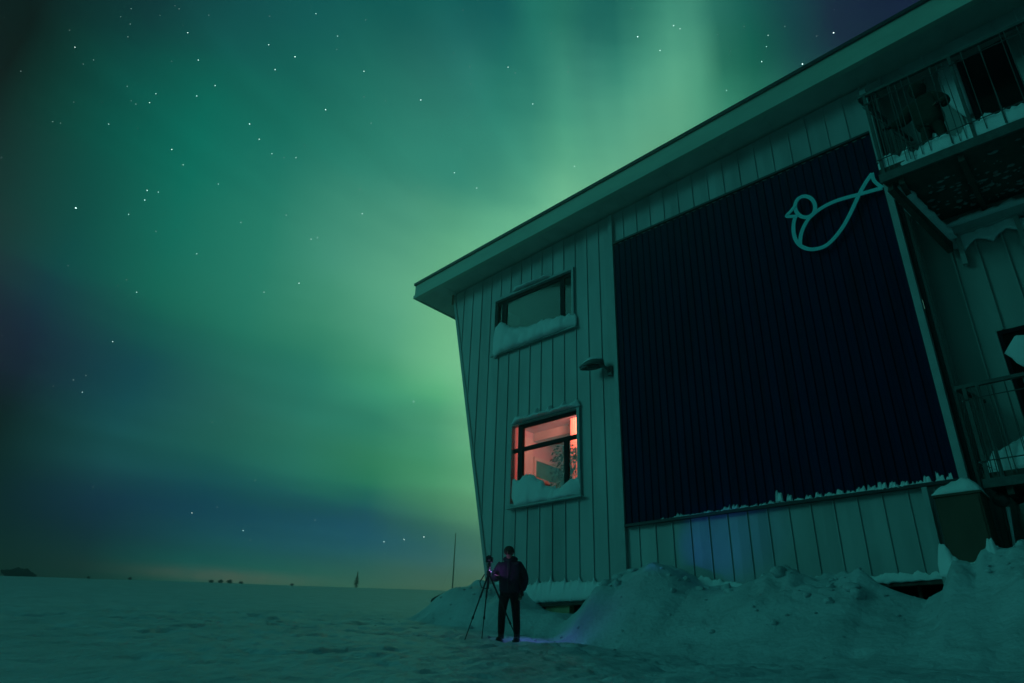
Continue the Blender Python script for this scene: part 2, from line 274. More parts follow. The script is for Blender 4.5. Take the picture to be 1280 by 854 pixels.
def base_z(x, y):
    r = np.hypot(x, y); R = np.where(r < 90, r, 90 + 30 * np.tanh((r - 90) / 55)); k = np.where(r > 1e-6, R / np.maximum(r, 1e-6), 1)
    xs, ys = x * k, y * k
    xe = np.where(xs > -5, xs + (np.minimum(xs, -5) - xs) * sstep(2.5, 8, ys) * sstep(16, 6, xs), xs)
    z = .32 + g[0] * xe + g[1] * ys
    return np.where(z < -2, -2 - 2 * np.tanh((-2 - z) / 6), z)
cz = np.array([c[1] if c[1] is not None else float(base_z(np.array(c[0] * 1.), np.array(12.7))) for c in CREST])
def vnoise(x, y, s, seed):
    x = x / s + seed * 17.3; y = y / s + seed * 9.1
    i, j = np.floor(x).astype(np.int64), np.floor(y).astype(np.int64); fx, fy = x - i, y - j
    fx = fx*fx*(3-2*fx); fy = fy*fy*(3-2*fy)
    def h(a, b):
        n = (a * 374761393 + b * 668265263 + seed * 1442695041) & 0x7fffffff
        n = ((n ^ (n >> 13)) * 1274126177) & 0x7fffffff
        return ((n ^ (n >> 16)) & 0xffff) / 65535.
    return (h(i, j)*(1-fx)*(1-fy) + h(i+1, j)*fx*(1-fy) + h(i, j+1)*(1-fx)*fy + h(i+1, j+1)*fx*fy) - .5
TRACKS = []
_r = random.Random(5)
for (ax_, ay_), (bx_, by_) in (((-5.2, 7.2), (-9.3, 10.1)), ((-9.9, 9.7), (-13.5, 8.2)), ((-13.5, 8.2), (-18, 9.5)), ((-9.2, 10.6), (-8.2, 10.5)), ((-8.2, 10.5), (-3.5, 9.0))):
    L_ = math.hypot(bx_ - ax_, by_ - ay_); a0_ = math.atan2(by_ - ay_, bx_ - ax_); n_t = int(L_ / .42)
    for k_ in range(n_t):
        t_ = k_ / n_t; s_ = .13 if k_ % 2 else -.13
        TRACKS.append((ax_ + (bx_ - ax_) * t_ - math.sin(a0_) * s_ + _r.gauss(0, .04), ay_ + (by_ - ay_) * t_ + math.cos(a0_) * s_ + _r.gauss(0, .04), a0_ + _r.gauss(0, .12)))
def ground_z(x, y, detail=True):
    x = np.asarray(x, float); y = np.asarray(y, float)
    z = base_z(x, y)
    top = np.interp(x, cx, cz)
    yf = np.interp(x, [-15, -13, -11.6, -11, -9.6, -9, -7, -3, 2, 16], [11.9, 11.7, 11.6, 11.8, 11.8, 11.3, 10.8, 10.2, 9.6, 9.6])
    t = np.clip((y - yf) / (12.5 - yf), 0, 1); t = t ** 1.0; t = t * t * (3 - 2 * t) * .55 + t * .45
    fb = 1 - sstep(13.3, 19, y) * (x < -14)
    zb = base_z(x, np.minimum(y, 12.7)); bank = np.where(y < 12.7, z + (top - zb) * 0, 0)
    z1 = z + np.maximum(top - base_z(x, np.full_like(x, 12.7)), 0) * t * fb
    bk = np.clip((z1 - z) / .8, 0, 1)
    z = z1
    # under the building the ground is lower
    inside = (x > -12.9) & (x < 14) & (y > 13.3) & (y < 24)
    z = np.where(inside, np.minimum(z, 2.66), z)
    r = np.hypot(x, y)
    if detail:
        fade = np.clip(30 / np.maximum(r, 1), .0, 1)
        rough_ = sstep(-.12, .22, vnoise(x, y, 1.6, 13))
        lump = vnoise(x, y, 1.3, 1) * .36 + vnoise(x, y, .55, 12) * .26 * (.4 + rough_) + np.abs(vnoise(x, y, .42, 2)) * .34 * rough_ + np.abs(vnoise(x, y, .2, 3)) * .15 * rough_ + vnoise(x, y, .1, 4) * .03 * (.3 + rough_)
        edge = sstep(13.35, 12.9, y) 
        z = z + bk * lump * edge * (.7 + .5 * sstep(.6, 1, t))
        soft = vnoise(x, y, 5, 5) * .18 + vnoise(x + .6 * y, (y - .5 * x) * 2.2, 2.1, 6) * .06 + vnoise(x * .7 + y * .5, y - x * .3, .6, 7) * .05 + np.abs(vnoise(x, y, .30, 8)) * .075 + vnoise(x, y, .13, 9) * .035
        pit = np.clip(vnoise(x, y, .42, 14) - .18, 0, 1) * .28; soft = soft - pit
        z = z + soft * fade * (1 - inside) * (1 - .6 * bk)
        z = z + vnoise(x, y, 38, 11) * .9 * sstep(25, 80, r) * (r < 400)
    for fx_, fy_, a_ in TRACKS:
        u_ = (x - fx_) * math.cos(a_) + (y - fy_) * math.sin(a_); v_ = -(x - fx_) * math.sin(a_) + (y - fy_) * math.cos(a_)
        dd_ = (u_ / .17) ** 2 + (v_ / .085) ** 2; z = z - .07 * np.exp(-dd_ ** 2) + .02 * np.exp(-((np.sqrt(dd_) - 1.35) / .25) ** 2)
    # trodden hollow where the person stands
    d = np.hypot(x + 9.55, y - 10.5); z = z - .05 * np.exp(-(d / .8) ** 2)
    return z
def axis(lo, hi, step, far, n):
    core = np.arange(lo, hi + 1e-6, step)
    k = np.geomspace(step, far, n)
    return np.concatenate([(lo - np.cumsum(k))[::-1], core, hi + np.cumsum(k)])
gx = axis(-18, 4, .055, 150, 66); gy = axis(4.5, 14.2, .055, 150, 66)
GX, GY = np.meshgrid(gx, gy); GZ = ground_z(GX, GY)
nx, ny = len(gx), len(gy)
me = bpy.data.meshes.new('snow_ground')
vs = np.stack([GX.ravel(), GY.ravel(), GZ.ravel()], -1)
ii, jj = np.meshgrid(np.arange(nx-1), np.arange(ny-1)); a = (jj*nx + ii).ravel()
fc = np.stack([a, a+1, a+nx+1, a+nx], -1)
me.vertices.add(len(vs)); me.vertices.foreach_set('co', vs.ravel())
me.loops.add(fc.size); me.loops.foreach_set('vertex_index', fc.ravel().astype(np.int32))
me.polygons.add(len(fc)); me.polygons.foreach_set('loop_start', np.arange(0, fc.size, 4, dtype=np.int32))
me.update(calc_edges=True); me.materials.append(M['ground']); me.shade_smooth()
go = bpy.data.objects.new('snow_ground', me); COL.objects.link(go)
tag(go, 'wind packed snow rising away and banked up against the building', None, None, 'structure')
def gz(x, y): return float(ground_z(np.array([x]), np.array([y]))[0])

# loose snow clods on the bank
mb = MB(); rnd = random.Random(4)
for i in range(200):
    x = rnd.uniform(-14.2, 0); yb = 12.9 - abs(rnd.gauss(0, 1.1)); y = max(yb, 9.8)
    if -11.6 < x < -9.2 and y > 12: continue
    s = rnd.choice((.012, .02, .02, .03, .05)) * rnd.uniform(.7, 1.3)
    z = gz(x, y); k = len(mb.v)
    ico = [(0, 0, 1), (.9, 0, .2), (.2, .9, .1), (-.8, .5, .2), (-.7, -.6, .1), (.3, -.9, .2), (0, 0, -.8)]
    mb.v += [(x + s*p[0]*rnd.uniform(.6, 1.3), y + s*p[1]*rnd.uniform(.6, 1.3), z + s*.5*p[2]*rnd.uniform(.6, 1.3)) for p in ico]
    for j in range(5):
        a, b = 1 + j, 1 + (j+1) % 5; mb.f += [(k, k+a, k+b), (k+6, k+b, k+a)]
bmi = bmesh.new(); bmesh.ops.create_icosphere(bmi, subdivisions=2, radius=1); iv = [v.co.copy() for v in bmi.verts]; ifc = [[v.index for v in f.verts] for f in bmi.faces]; bmi.free()
for i in range(80):
    x = rnd.uniform(-13.6, -.5); y = 12.75 - abs(rnd.gauss(0, .55))
    if -11.7 < x < -9.0 or -3.7 < x < -2.6: continue
    s = rnd.choice((.03, .04, .06, .08, .11)) * rnd.uniform(.7, 1.2); z = gz(x, y); sd = rnd.uniform(0, 99); ax = (rnd.uniform(.7, 1.4), rnd.uniform(.7, 1.2), rnd.uniform(.55, 1))
    q_ = []
    for c in iv:
        f_ = 1 + .25 * mnoise.cell(c * 1.3 + Vector((sd, 0, 0))) + .25 * fbm(c.x * 1.5 + sd, c.y * 1.5, c.z * 1.5, 2)
        q_.append((x + s * c.x * ax[0] * f_, y + s * c.y * ax[1] * f_, z + s * c.z * ax[2] * f_ + s * .1))
    mb.add(q_, ifc)
o = mb.build('snow_clods', M['ground'], None, smooth=True); tag(o, 'loose lumps of broken snow scattered over the snow bank below the wall', 'snow', None, 'stuff')

# ---------------------------------------------------------------- building
YW = 13.31
B = empty('building', 'large pale panelled building with leaning end wall and navy corrugated field', 'building', (-8, YW, 2.96))
def zw(x): return 12.66 + .0445 * (x + 15)         # top of wall under the soffit
def zleft(x): return 12.66 - (x + 14.98) * (12.66 - 2.96) / (14.98 - 12.80)
def zbot(x): return max(2.96, zleft(x)) if x < -12.8 else 2.96
UW = (-13.05, -10.02, 9.90, 11.76); LW = (-12.20, -9.90, 5.36, 7.58); NV = (-8.67, -2.14, 4.50, 11.88)
opens = [UW, LW, NV]
xs = [-14.98] + [round(-8.80 - .405 * k, 3) for k in range(15, 0, -1)] + [round(-8.80 + .415 * k, 3) for k in range(17)]
def panel(x0, x1, seed):
    r = random.Random(seed); parts_ = {'lo': MB(), 'mid': MB(), 'hi': MB()}; split = any(o_[0] < x1 - .03 and o_[1] > x0 + .03 for o_ in opens); bul = r.uniform(-.006, .010)
    sw = .026
    cuts = sorted({x0, x0 + sw, x1, (x0 + sw + x1) / 2} | {e for o_ in opens for e in o_[:2] if x0 + sw < e < x1})
    for a, b in zip(cuts, cuts[1:]):
        seam = b <= x0 + sw + 1e-6; m_ = (a + b) / 2
        spans = [(None, None)]; segs = []; lo = 'bot'
        segs = [['bot', 'top']]
        for o_ in opens:
            if o_[0] - 1e-6 < m_ < o_[1] + 1e-6:
                new = []
                for s0, s1 in segs:
                    l = -99 if s0 == 'bot' else s0; h = 99 if s1 == 'top' else s1
                    if o_[2] < h and o_[3] > l: new += [[s0, o_[2]], [o_[3], s1]]
                    else: new.append([s0, s1])
                segs = new
        for s0, s1 in segs:
            za0, zb0 = (zbot(a), zbot(b)) if s0 == 'bot' else (s0, s0)
            za1, zb1 = (zw(a), zw(b)) if s1 == 'top' else (s1, s1)
            if za1 <= za0 + .01: continue
            mbp = parts_['lo' if s0 == 'bot' else 'hi' if s1 == 'top' else 'mid']
            if seam:
                yf = YW - .024; mbp.hexa([(a, yf, za0), (b, yf, zb0), (b, yf, zb1), (a, yf, za1)], [(a, YW + .02, za0), (b, YW + .02, zb0), (b, YW + .02, zb1), (a, YW + .02, za1)])
            else:
                ya = YW - (bul if abs(a - (x0 + sw + x1) / 2) < .01 else 0); yb = YW - (bul if abs(b - (x0 + sw + x1) / 2) < .01 else 0)
                mbp.hexa([(a, ya, za0), (b, yb, zb0), (b, yb, zb1), (a, ya, za1)], [(a, YW + .02, za0), (b, YW + .02, zb0), (b, YW + .02, zb1), (a, YW + .02, za1)])
    for mbp in parts_.values():
        if mbp.f: mbp.build('cladding_panel', M['clad'], B)
for k, (a, b) in enumerate(zip(xs, xs[1:])): panel(a, b, k)
# header above the recess and rear wall of the recess
for k in range(14):
    a = -2.16 + .415 * k
    MB().box(a, YW - .05, 12.98, a + .026, YW + .02, zw(a)).box(a + .026, YW, 12.98, a + .415, YW + .02, zw(a)).build('header_panel', M['clad'], B)
xr = [-1.94, -1.46] + [round(-1.46 + .42 * k, 3) for k in range(1, 14)]
DU = (-.40, .50, 10.1, 13.5); DL = (-1.13, 1.0, 4.5, 7.18)
for a, b in zip(xr, xr[1:]):
    mbp = MB(); low_ = MB(); top_ = MB()
    cuts = sorted({a, a + .03, b} | {e for o_ in (DU, DL) for e in o_[:2] if a + .03 < e < b})
    for p, q in zip(cuts, cuts[1:]):
        m_ = (p + q) / 2; z = [2.7, 14.4]; segs = [(2.7, 14.4)]
        for o_ in (DL, DU):
            if o_[0] <= m_ <= o_[1]:
                l, h = segs.pop(); segs += [(l, o_[2]), (o_[3], h)]
        f = 13.95 if q <= a + .031 else 14.0
        for l, h in segs:
            (low_ if h <= 10.2 else top_ if l > 13 else mbp).box(p, f, l, q, 14.05, h)
    for z_ in (mbp, low_, top_):
        if z_.f: z_.build('recess_panel', M['clad2'], B)
MB().box(-2.0, YW + .02, 2.7, -1.94, 14.05, 14.0).build('recess_cheek', M['clad2'], B)
for k in range(4): MB().box(-1.94, 13.40 + .16 * k, 2.96, -1.90 + .01 * (k % 2), 13.45 + .16 * k, 13.9).build('cheek_seam', M['clad2'], B)
# trim fin at the right edge of the navy field, frame round it
MB().box(-2.135, 13.10, 4.46, -2.01, YW - .06, 12.98).build('edge_fin', M['trim'], B, bevel=.006)
MB().box(-2.005, 13.26, 2.96, -1.935, YW + .018, 12.98).build('dark_joint', M['edge'], B)
MB().box(-8.80, 13.22, 2.96, -8.68, YW - .002, 12.9).build('field_trim', M['trim'], B, bevel=.006)
MB().box(-8.66, 13.19, 11.885, -2.14, YW - .055, 11.94).build('top_flashing', M['edge'], B)
MB().box(-8.66, 13.17, 4.44, -2.14, YW - .055, 4.495).build('bottom_flashing', M['edge'], B)
# navy corrugated sheets: trapezoid rib each
ribw = (NV[1] - NV[0]) / 36
for k in range(36):
    x = NV[0] + ribw * k; pr = [(0, 13.27), (.35, 13.27), (.45, 13.242), (.88, 13.242), (.98, 13.27), (1, 13.27)]
    v = []; f = []
    for t_, y_ in pr: v += [(x + t_ * ribw, y_, NV[2]), (x + t_ * ribw, y_, NV[3])]
    for j in range(len(pr) - 1): f.append((2*j, 2*j+2, 2*j+3, 2*j+1))
    MB().add(v, f).build('corrugated_sheet', M['navy'], B)
MB().box(NV[0], 13.275, NV[2], NV[1], 13.30, NV[3]).build('backing_board', M['edge'], B)
# leaning end wall, back wall, floor, cross walls under the floor
v = [(-14.98, YW, 12.66), (-12.80, YW, 2.96), (-12.80, 25, 2.96), (-14.98, 25, 12.66)]
MB().hexa(v, [(p[0] + .05, p[1], p[2]) for p in v]).build('end_wall', M['clad'], B)
MB().box(-15.0, YW - .055, 12.3, -14.94, YW - .02, 12.66).build('corner_block', mat('rusty_block', (.30, .10, .05), .8, var=.4, vscale=9), B)
MB().add([(-14.98 - .02, YW - .03, 12.6), (-14.90, YW - .03, 12.6), (-12.72, YW - .03, 2.96), (-12.82, YW - .03, 2.96)], [(0, 1, 2, 3)]).build('corner_trim', M['trim'], B)
MB().box(-14.9, 24.9, 2.9, 6, 25, 13.2).build('back_wall', M['clad'], B)
MB().box(-12.8, YW + .02, 2.96, 6, 25, 3.1).build('floor_slab', M['under'], B)
MB().box(5.9, 14.0, 2.9, 6, 25, 13.4).build('end_wall_far', M['clad'], B)
MB().box(-12.7, YW - .03, 2.90, -2.68, YW + .1, 2.958).build('floor_edge_beam', M['dark'], B)
for x in (-11.35, -10.9, -3.2, -6.2): MB().box(x, 13.55, 2.3, x + .05, 13.62, 2.95).build('foundation_post', M['dark'], B)
MB().box(-11.05, 13.36, 2.5, -10.35, 13.54, 2.955).build('insulation_block', M['beige'], B)
MB().box(-12.8, 15.5, 2.2, 6, 15.6, 2.95).build('foundation_wall', M['under'], B)
MB().box(-2.70, 13.05, 2.5, -2.62, YW - .055, 4.4).build('corner_post', M['trim'], B)
# roof: edge trim, fascia, lip, soffit, deck
YF = 12.6
def zt(x): return 13.19 + .0502 * (x + 16.2)
def zb(x): return 12.62 + .0445 * (x + 16.1)
x0, x1 = -16.13, 6.2
def slant(y0, y1, f0, f1, xa=x0, xb=x1):
    return MB().hexa([(xa, y0, f0(xa)), (xb, y0, f0(xb)), (xb, y0, f1(xb)), (xa, y0, f1(xa))], [(xa, y1, f0(xa)), (xb, y1, f0(xb)), (xb, y1, f1(xb)), (xa, y1, f1(xa))])
slant(YF, YF + .05, lambda x: zb(x) + .16, lambda x: zt(x) - .06).build('fascia_board', M['fascia'], B)
slant(YF - .05, YF + .09, zb, lambda x: zb(x) + .115).build('fascia_lip', M['fascia'], B)
slant(YF + .03, YF + .06, lambda x: zb(x) + .12, lambda x: zb(x) + .158).build('fascia_groove', M['edge'], B)
slant(YF - .05, YF + .2, lambda x: zt(x) - .058, lambda x: zt(x) + .03, x0 - .03).build('roof_edge', M['edge'], B)
slant(YF + .2, 25.3, lambda x: zt(x) - .058, lambda x: zt(x) + .02, x0 - .03).build('roof_deck', M['edge'], B)
slant(YF + .09, 14.1, lambda x: zb(x) + .05, lambda x: zb(x) + .09).build('soffit', M['soffit'], B)
slant(14.1, 25, lambda x: zb(x) + .05, lambda x: zb(x) + .09, x0, -14.9).build('side_soffit', M['soffit'], B)
MB().hexa([(x0, YF + .05, zb(x0)), (x0 + .04, YF + .05, zb(x0)), (x0 + .04, YF + .05, zt(x0) - .06), (x0, YF + .05, zt(x0) - .06)], [(x0, 25.2, zb(x0)), (x0 + .04, 25.2, zb(x0)), (x0 + .04, 25.2, zt(x0) - .06), (x0, 25.2, zt(x0) - .06)]).build('end_fascia', M['fascia'], B)
for k in range(9):
    x = -14.9 + 1.35 * k
    MB().box(x, YF + .1, zb(x) + .04, x + .02, YW - .06, zb(x) + .055).build('soffit_batten', M['soffit'], B)

# rooms behind the two windows
def room(x0, x1, y1, z0, z1, m, name):
    q = MB(); t = .04; y0 = YW + .03
    q.box(x0-t, y0, z0-t, x0, y1, z1+t).box(x1, y0, z0-t, x1+t, y1, z1+t).box(x0, y1, z0-t, x1, y1+t, z1+t)
    q.box(x0, y0, z1, x1, y1, z1+t).box(x0, y0, z0-t, x1, y1, z0)
    return q.build(name, m, B)
room(-14.0, -9.0, 17.2, 9.2, 12.4, M['dim'], 'upper_room')
room(-13.1, -9.2, 17.6, 5.0, 8.05, M['room'], 'lit_room')
# upper window
wn = MB()
for a in ((-13.05, 9.9, -12.98, 11.76), (-10.09, 9.9, -10.02, 11.76), (-12.98, 11.69, -10.09, 11.76), (-12.98, 9.9, -10.09, 9.97)):
    wn.box(a[0], YW - .075, a[1], a[2], YW + .1, a[3])
w1 = wn.build('window', M['trim'], B)
for a, b in ((-12.80, -12.60), (-10.56, -10.42)): MB().box(a, YW + .03, 9.97, b, YW + .09, 11.69).build('mullion', M['black'], w1)
MB().box(-12.98, YW + .03, 11.58, -10.09, YW + .088, 11.69).build('frame_head', M['black'], w1)
for a, b in ((-12.98, -12.80), (-12.60, -10.56), (-10.42, -10.09)): MB().box(a, YW + .055, 9.97, b, YW + .062, 11.58).build('pane', M['glassd'], w1)
MB().box(-13.06, YW - .12, 9.84, -9.93, YW - .052, 9.885).build('sill', M['trim'], w1)
MB().box(-12.55, 13.9, 9.3, -10.6, 13.95, 12.3).build('window_blind', mat('olive_blind', (.05, .055, .03), .9, var=.25, vscale=2), w1)
# lower, lit window
wn = MB()
for a in ((-12.20, 5.36, -12.16, 7.58), (-9.98, 5.36, -9.90, 7.58), (-12.16, 7.53, -9.98, 7.58), (-12.16, 5.36, -9.98, 5.42)):
    wn.box(a[0], YW - .07, a[1], a[2], YW + .1, a[3])
w2 = wn.build('window', M['trim'], B)
MB().box(-11.99, YW + .0, 5.42, -11.83, YW + .09, 7.53).build('mullion', M['black'], w2)
MB().box(-10.45, YW + .02, 5.42, -10.33, YW + .088, 6.80).build('mullion', M['black'], w2)
MB().box(-12.16, YW + .01, 6.80, -9.98, YW + .085, 6.90).build('transom', M['black'], w2)
MB().box(-11.83, YW + .012, 7.44, -9.98, YW + .086, 7.53).build('frame_head', M['black'], w2)
for a in ((-12.16, -11.99, 5.42, 6.80), (-11.83, -10.45, 5.42, 6.80), (-10.33, -9.98, 5.42, 6.80), (-12.16, -11.99, 6.90, 7.53), (-11.83, -9.98, 6.90, 7.44)):
    MB().box(a[0], YW + .05, a[2], a[1], YW + .056, a[3]).build('pane', M['glass'], w2)
MB().box(-12.22, YW - .16, 5.28, -9.82, YW - .052, 5.325).build('sill', M['trim'], w2)
# what is in the lit room
R = lambda *a: MB().box(*a)
R(-13.06, 15.2, 7.78, -9.24, 15.36, 8.04).build('ceiling_beam', M['roomw'], B)
R(-13.06, 14.0, 7.86, -9.24, 14.1, 8.04).build('ceiling_beam', M['roomw'], B)
t = empty('notice_board', 'green board with pale wooden frame on the wall inside the lit window', 'board', (-13.1, 15.9, 6.5))
R(-13.095, 15.30, 6.72, -13.06, 16.45, 7.22).build('board_face', M['green'], t)
for a in ((15.22, 7.22, 16.53, 7.32), (15.22, 6.62, 16.53, 6.72), (16.45, 6.72, 16.53, 7.22), (15.22, 6.72, 15.30, 7.22)): R(-13.095, a[0], a[1], -13.03, a[2], a[3]).build('board_frame', M['roomw'], t)
o = R(-13.09, 15.35, 5.05, -12.75, 16.9, 6.45).build('sideboard', M['green'], None, bevel=.02); tag(o, 'green sideboard under the board inside the lit window', 'sideboard')
for k in range(3): R(-12.748, 15.40 + .51 * k, 5.15, -12.735, 15.86 + .51 * k, 6.38).build('door_panel', M['green'], o)
o = R(-13.09, 14.55, 5.05, -12.9, 15.0, 7.75).build('wardrobe', M['roomw'], None, bevel=.01); tag(o, 'tall cream wardrobe at the left side of the lit window', 'wardrobe')
t = empty('armchair', 'green high backed armchair just inside the lit window', 'armchair', (-11.2, 14.2, 5.04))
def soft(o, w=.05): b = o.modifiers.new('b', 'BEVEL'); b.width = w; b.segments = 3; return o
soft(R(-11.75, 14.1, 5.35, -10.85, 14.8, 5.6).build('seat', M['green'], t)); soft(R(-11.75, 14.6, 5.6, -10.85, 14.85, 6.35).build('backrest', M['green'], t))
for a in (-11.9, -10.83): soft(R(a, 14.05, 5.3, a + .14, 14.85, 5.85).build('armrest', M['green'], t))
for a in (-11.7, -10.95):
    for b in (14.15, 14.7): R(a, b, 5.04, a + .05, b + .05, 5.35).build('leg', M['black'], t)
o = R(-12.3, 16.6, 5.05, -10.6, 17.5, 7.55).build('cabinet', M['red'], None); tag(o, 'dark red cabinet against the back wall behind the lit window', 'cabinet')
cu = MB(); k0 = 0
for i in range(21):
    x = -11.18 + .018 * i; y = 14.55 + .035 * math.sin(i * 1.7); cu.v += [(x, y, 5.1), (x, y, 7.9)]
    if i: cu.f.append((2*i-2, 2*i, 2*i+1, 2*i-1))
o = cu.build('curtain', M['orange'], None, smooth=True); tag(o, 'bright orange curtain seen through the right pane of the lit window', 'curtain')
t = empty('house_plant', 'leafy pot plant standing just inside the lit window', 'plant', (-11.0, 14.0, 5.04))
MB().tube([(-11.0, 14.0, 5.04), (-11.0, 14.0, 5.4)], [.11, .15], 10).build('pot', M['red'], t)
pl = MB(); rr = random.Random(3)
for i in range(44):
    a = rr.uniform(0, 6.28); h = rr.uniform(.3, 1.5); d = Vector((math.cos(a) * .36, math.sin(a) * .2, 0)) * rr.uniform(.3, 1.3)
    p = Vector((-11.0, 14.0, 5.35 + h)) + d
    pl.tube([(-11.0, 14.0, 5.35), (-11.0 + d.x*.4, 14.0 + d.y*.4, 5.35 + h*.6), p], .004, 4)
    for q in range(9):
        c = p + Vector((rr.gauss(0, .07), rr.gauss(0, .05), rr.gauss(0, .07))); n_ = Vector((rr.gauss(0, 1), rr.gauss(0, 1), rr.gauss(0, 1))).normalized(); u = n_.orthogonal().normalized() * .06; w_ = n_.cross(u).normalized() * .03
        pl.add([c - u, c - w_, c + u, c + w_], [(0, 1, 2, 3)])
pl.build('foliage', M['leaf'], t)
# lamp in the room
t = empty('ceiling_lamp', 'glowing globe lamp hanging inside the lit room', 'lamp', (-11.2, 14.9, 7.5))
MB().ellip((-10.9, 16.6, 7.6), (.10, .10, .10)).build('lamp_globe', mat('lamp_glow', (1, .6, .4), emit=(1, .50, .30), es=6), t, smooth=True)
MB().tube([(-10.9, 16.6, 7.69), (-10.9, 16.6, 8.05)], .008, 6).build('cord', M['black'], t)
ld = bpy.data.lights.new('room_light', 'SPOT'); ld.energy = 170; ld.color = (1, .36, .34); ld.shadow_soft_size = .12; ld.spot_size = math.radians(150); ld.spot_blend = .5
lo = bpy.data.objects.new('room_light', ld); COL.objects.link(lo); lo.location = (-10.5, 14.0, 7.7); lo.rotation_euler = (Vector((-10.5, 14.0, 7.7)) - Vector((-13.1, 16.6, 7.2))).to_track_quat('Z', 'Y').to_euler()

# ---------------------------------------------------------------- snow stuck on the wall
def snow_strip(name, label, top, bot, y, depth, seed, n=None, nv=9, jag=.02, jscale=6, mat_=None):
    x0, x1 = top[0][0], top[-1][0]; n = n or int((x1 - x0) / .035) + 6
    tx, tz = zip(*top); bx, bz = zip(*bot); q = MB()
    for i in range(n):
        x = x0 + (x1 - x0) * i / (n - 1)
        zt_ = float(np.interp(x, tx, tz)) + jag * fbm(x * jscale, seed, 1.3, 3); zb_ = float(np.interp(x, bx, bz)) + jag * .4 * fbm(x * jscale, seed, 7.7, 2)
        endf = min(1, 6 * min(i, n - 1 - i) / n + .12)
        for j in range(nv):
            t_ = j / (nv - 1); zz = zt_ + (zb_ - zt_) * t_
            pr = (math.sin(math.pi * min(1, t_ * .56 + .02)) ** .7) * (1 if t_ < .93 else .75)
            dd = depth * endf * pr * (1 + .25 * fbm(x * 2.5, zz * 2.5, seed, 3)) + .008 * fbm(x * 14, zz * 14, seed, 2)
            if j in (0,): dd = max(dd * .3, 0.004)
            q.v.append((x, y - max(dd, .004), zz))
    for i in range(n - 1):
        for j in range(nv - 1): q.f.append((i*nv+j, i*nv+j+1, (i+1)*nv+j+1, (i+1)*nv+j))
    k = len(q.v)
    for i in range(n): q.v.append((q.v[i*nv][0], y, q.v[i*nv][2])); q.v.append((q.v[i*nv][0], y, q.v[i*nv+nv-1][2]))
    for i in range(n - 1):
        q.f.append((i*nv, (i+1)*nv, k+2*i+2, k+2*i)); q.f.append((i*nv+nv-1, k+2*i+1, k+2*i+3, (i+1)*nv+nv-1)); q.f.append((k+2*i, k+2*i+2, k+2*i+3, k+2*i+1))
    q.f.append(tuple(range(nv)) + (k+1, k)); q.f.append(tuple((n-1)*nv + j for j in range(nv))[::-1] + (k+2*n-2, k+2*n-1))
    o = q.build(name, mat_ or M['snow'], None, smooth=not name.startswith('ledge')); return tag(o, label, 'snow')
snow_strip('sill_snow', 'thick snow slab filling the bottom of the dark upper window', [(-13.05, 10.62), (-12.95, 10.86), (-12.66, 10.90), (-12.43, 10.68), (-12.08, 10.51), (-11.62, 10.40), (-11.17, 10.44), (-10.74, 10.40), (-10.32, 10.35), (-10.0, 10.28), (-9.94, 10.15)], [(-13.05, 9.98), (-12.92, 9.76), (-12.8, 9.86), (-9.9, 9.89)], YW - .05, .17, 1, jag=.05)
snow_strip('sill_snow', 'snow heaped in the bottom of the lit lower window', [(-12.12, 6.02), (-11.9, 6.06), (-11.66, 6.10), (-11.52, 6.16), (-11.38, 6.05), (-11.14, 5.90), (-10.92, 5.72), (-10.7, 5.66), (-10.48, 5.67), (-10.18, 5.76), (-9.99, 5.82), (-9.89, 5.96)], [(-12.12, 5.55), (-11.98, 5.33), (-9.88, 5.33)], YW - .04, .16, 2, jag=.07)
snow_strip('head_snow', 'thin snow cap along the top frame of the upper window', [(-12.3, 11.79), (-12.15, 11.92), (-11.6, 11.86), (-11.19, 11.84), (-10.92, 11.88), (-10.8, 11.79)], [(-12.3, 11.765), (-10.8, 11.765)], YW - .055, .14, 3)
snow_strip('head_snow', 'jagged snow cap along the top frame of the lit window', [(-12.20, 7.60), (-12.05, 7.78), (-11.75, 7.74), (-11.32, 7.72), (-11.26, 7.86), (-11.20, 7.70), (-10.88, 7.68), (-10.82, 7.86), (-10.76, 7.68), (-10.42, 7.72), (-10.36, 7.82), (-10.3, 7.68), (-10.0, 7.76), (-9.95, 7.80), (-9.86, 7.62)], [(-12.20, 7.585), (-9.86, 7.585)], YW - .055, .18, 4, n=90, jag=.05, jscale=9)
snow_strip('wall_snow', 'snow plastered along the wall foot above the dark gap beside the person', [(-12.6, 3.95), (-12.37, 3.5), (-11.9, 3.42), (-11.64, 3.50), (-11.60, 3.40), (-11.26, 3.44), (-11.22, 3.56), (-11.18, 3.44), (-10.85, 3.46), (-10.81, 3.60), (-10.76, 3.44), (-10.44, 3.42), (-10.40, 3.52), (-10.36, 3.41), (-10.03, 3.42), (-9.99, 3.50), (-9.95, 3.38), (-9.62, 3.36), (-9.58, 3.45), (-9.5, 3.34), (-9.15, 3.32), (-8.85, 3.26), (-8.3, 3.45)], [(-12.6, 3.0), (-11.9, 2.93), (-11.4, 2.99), (-8.3, 2.97)], YW - .04, .08, 5, n=260, jag=.035, jscale=14)
snow_strip('wall_snow', 'low snow ridge along the wall foot under the navy field', [(-8.3, 3.35), (-7, 3.3), (-5.9, 3.05), (-5.2, 3.18), (-4.4, 3.10), (-3.9, 3.08), (-3.4, 3.12), (-2.9, 3.06), (-2.68, 3.10)], [(-8.3, 2.94), (-2.68, 2.96)], YW - .04, .05, 6, n=240, jag=.05, jscale=8)
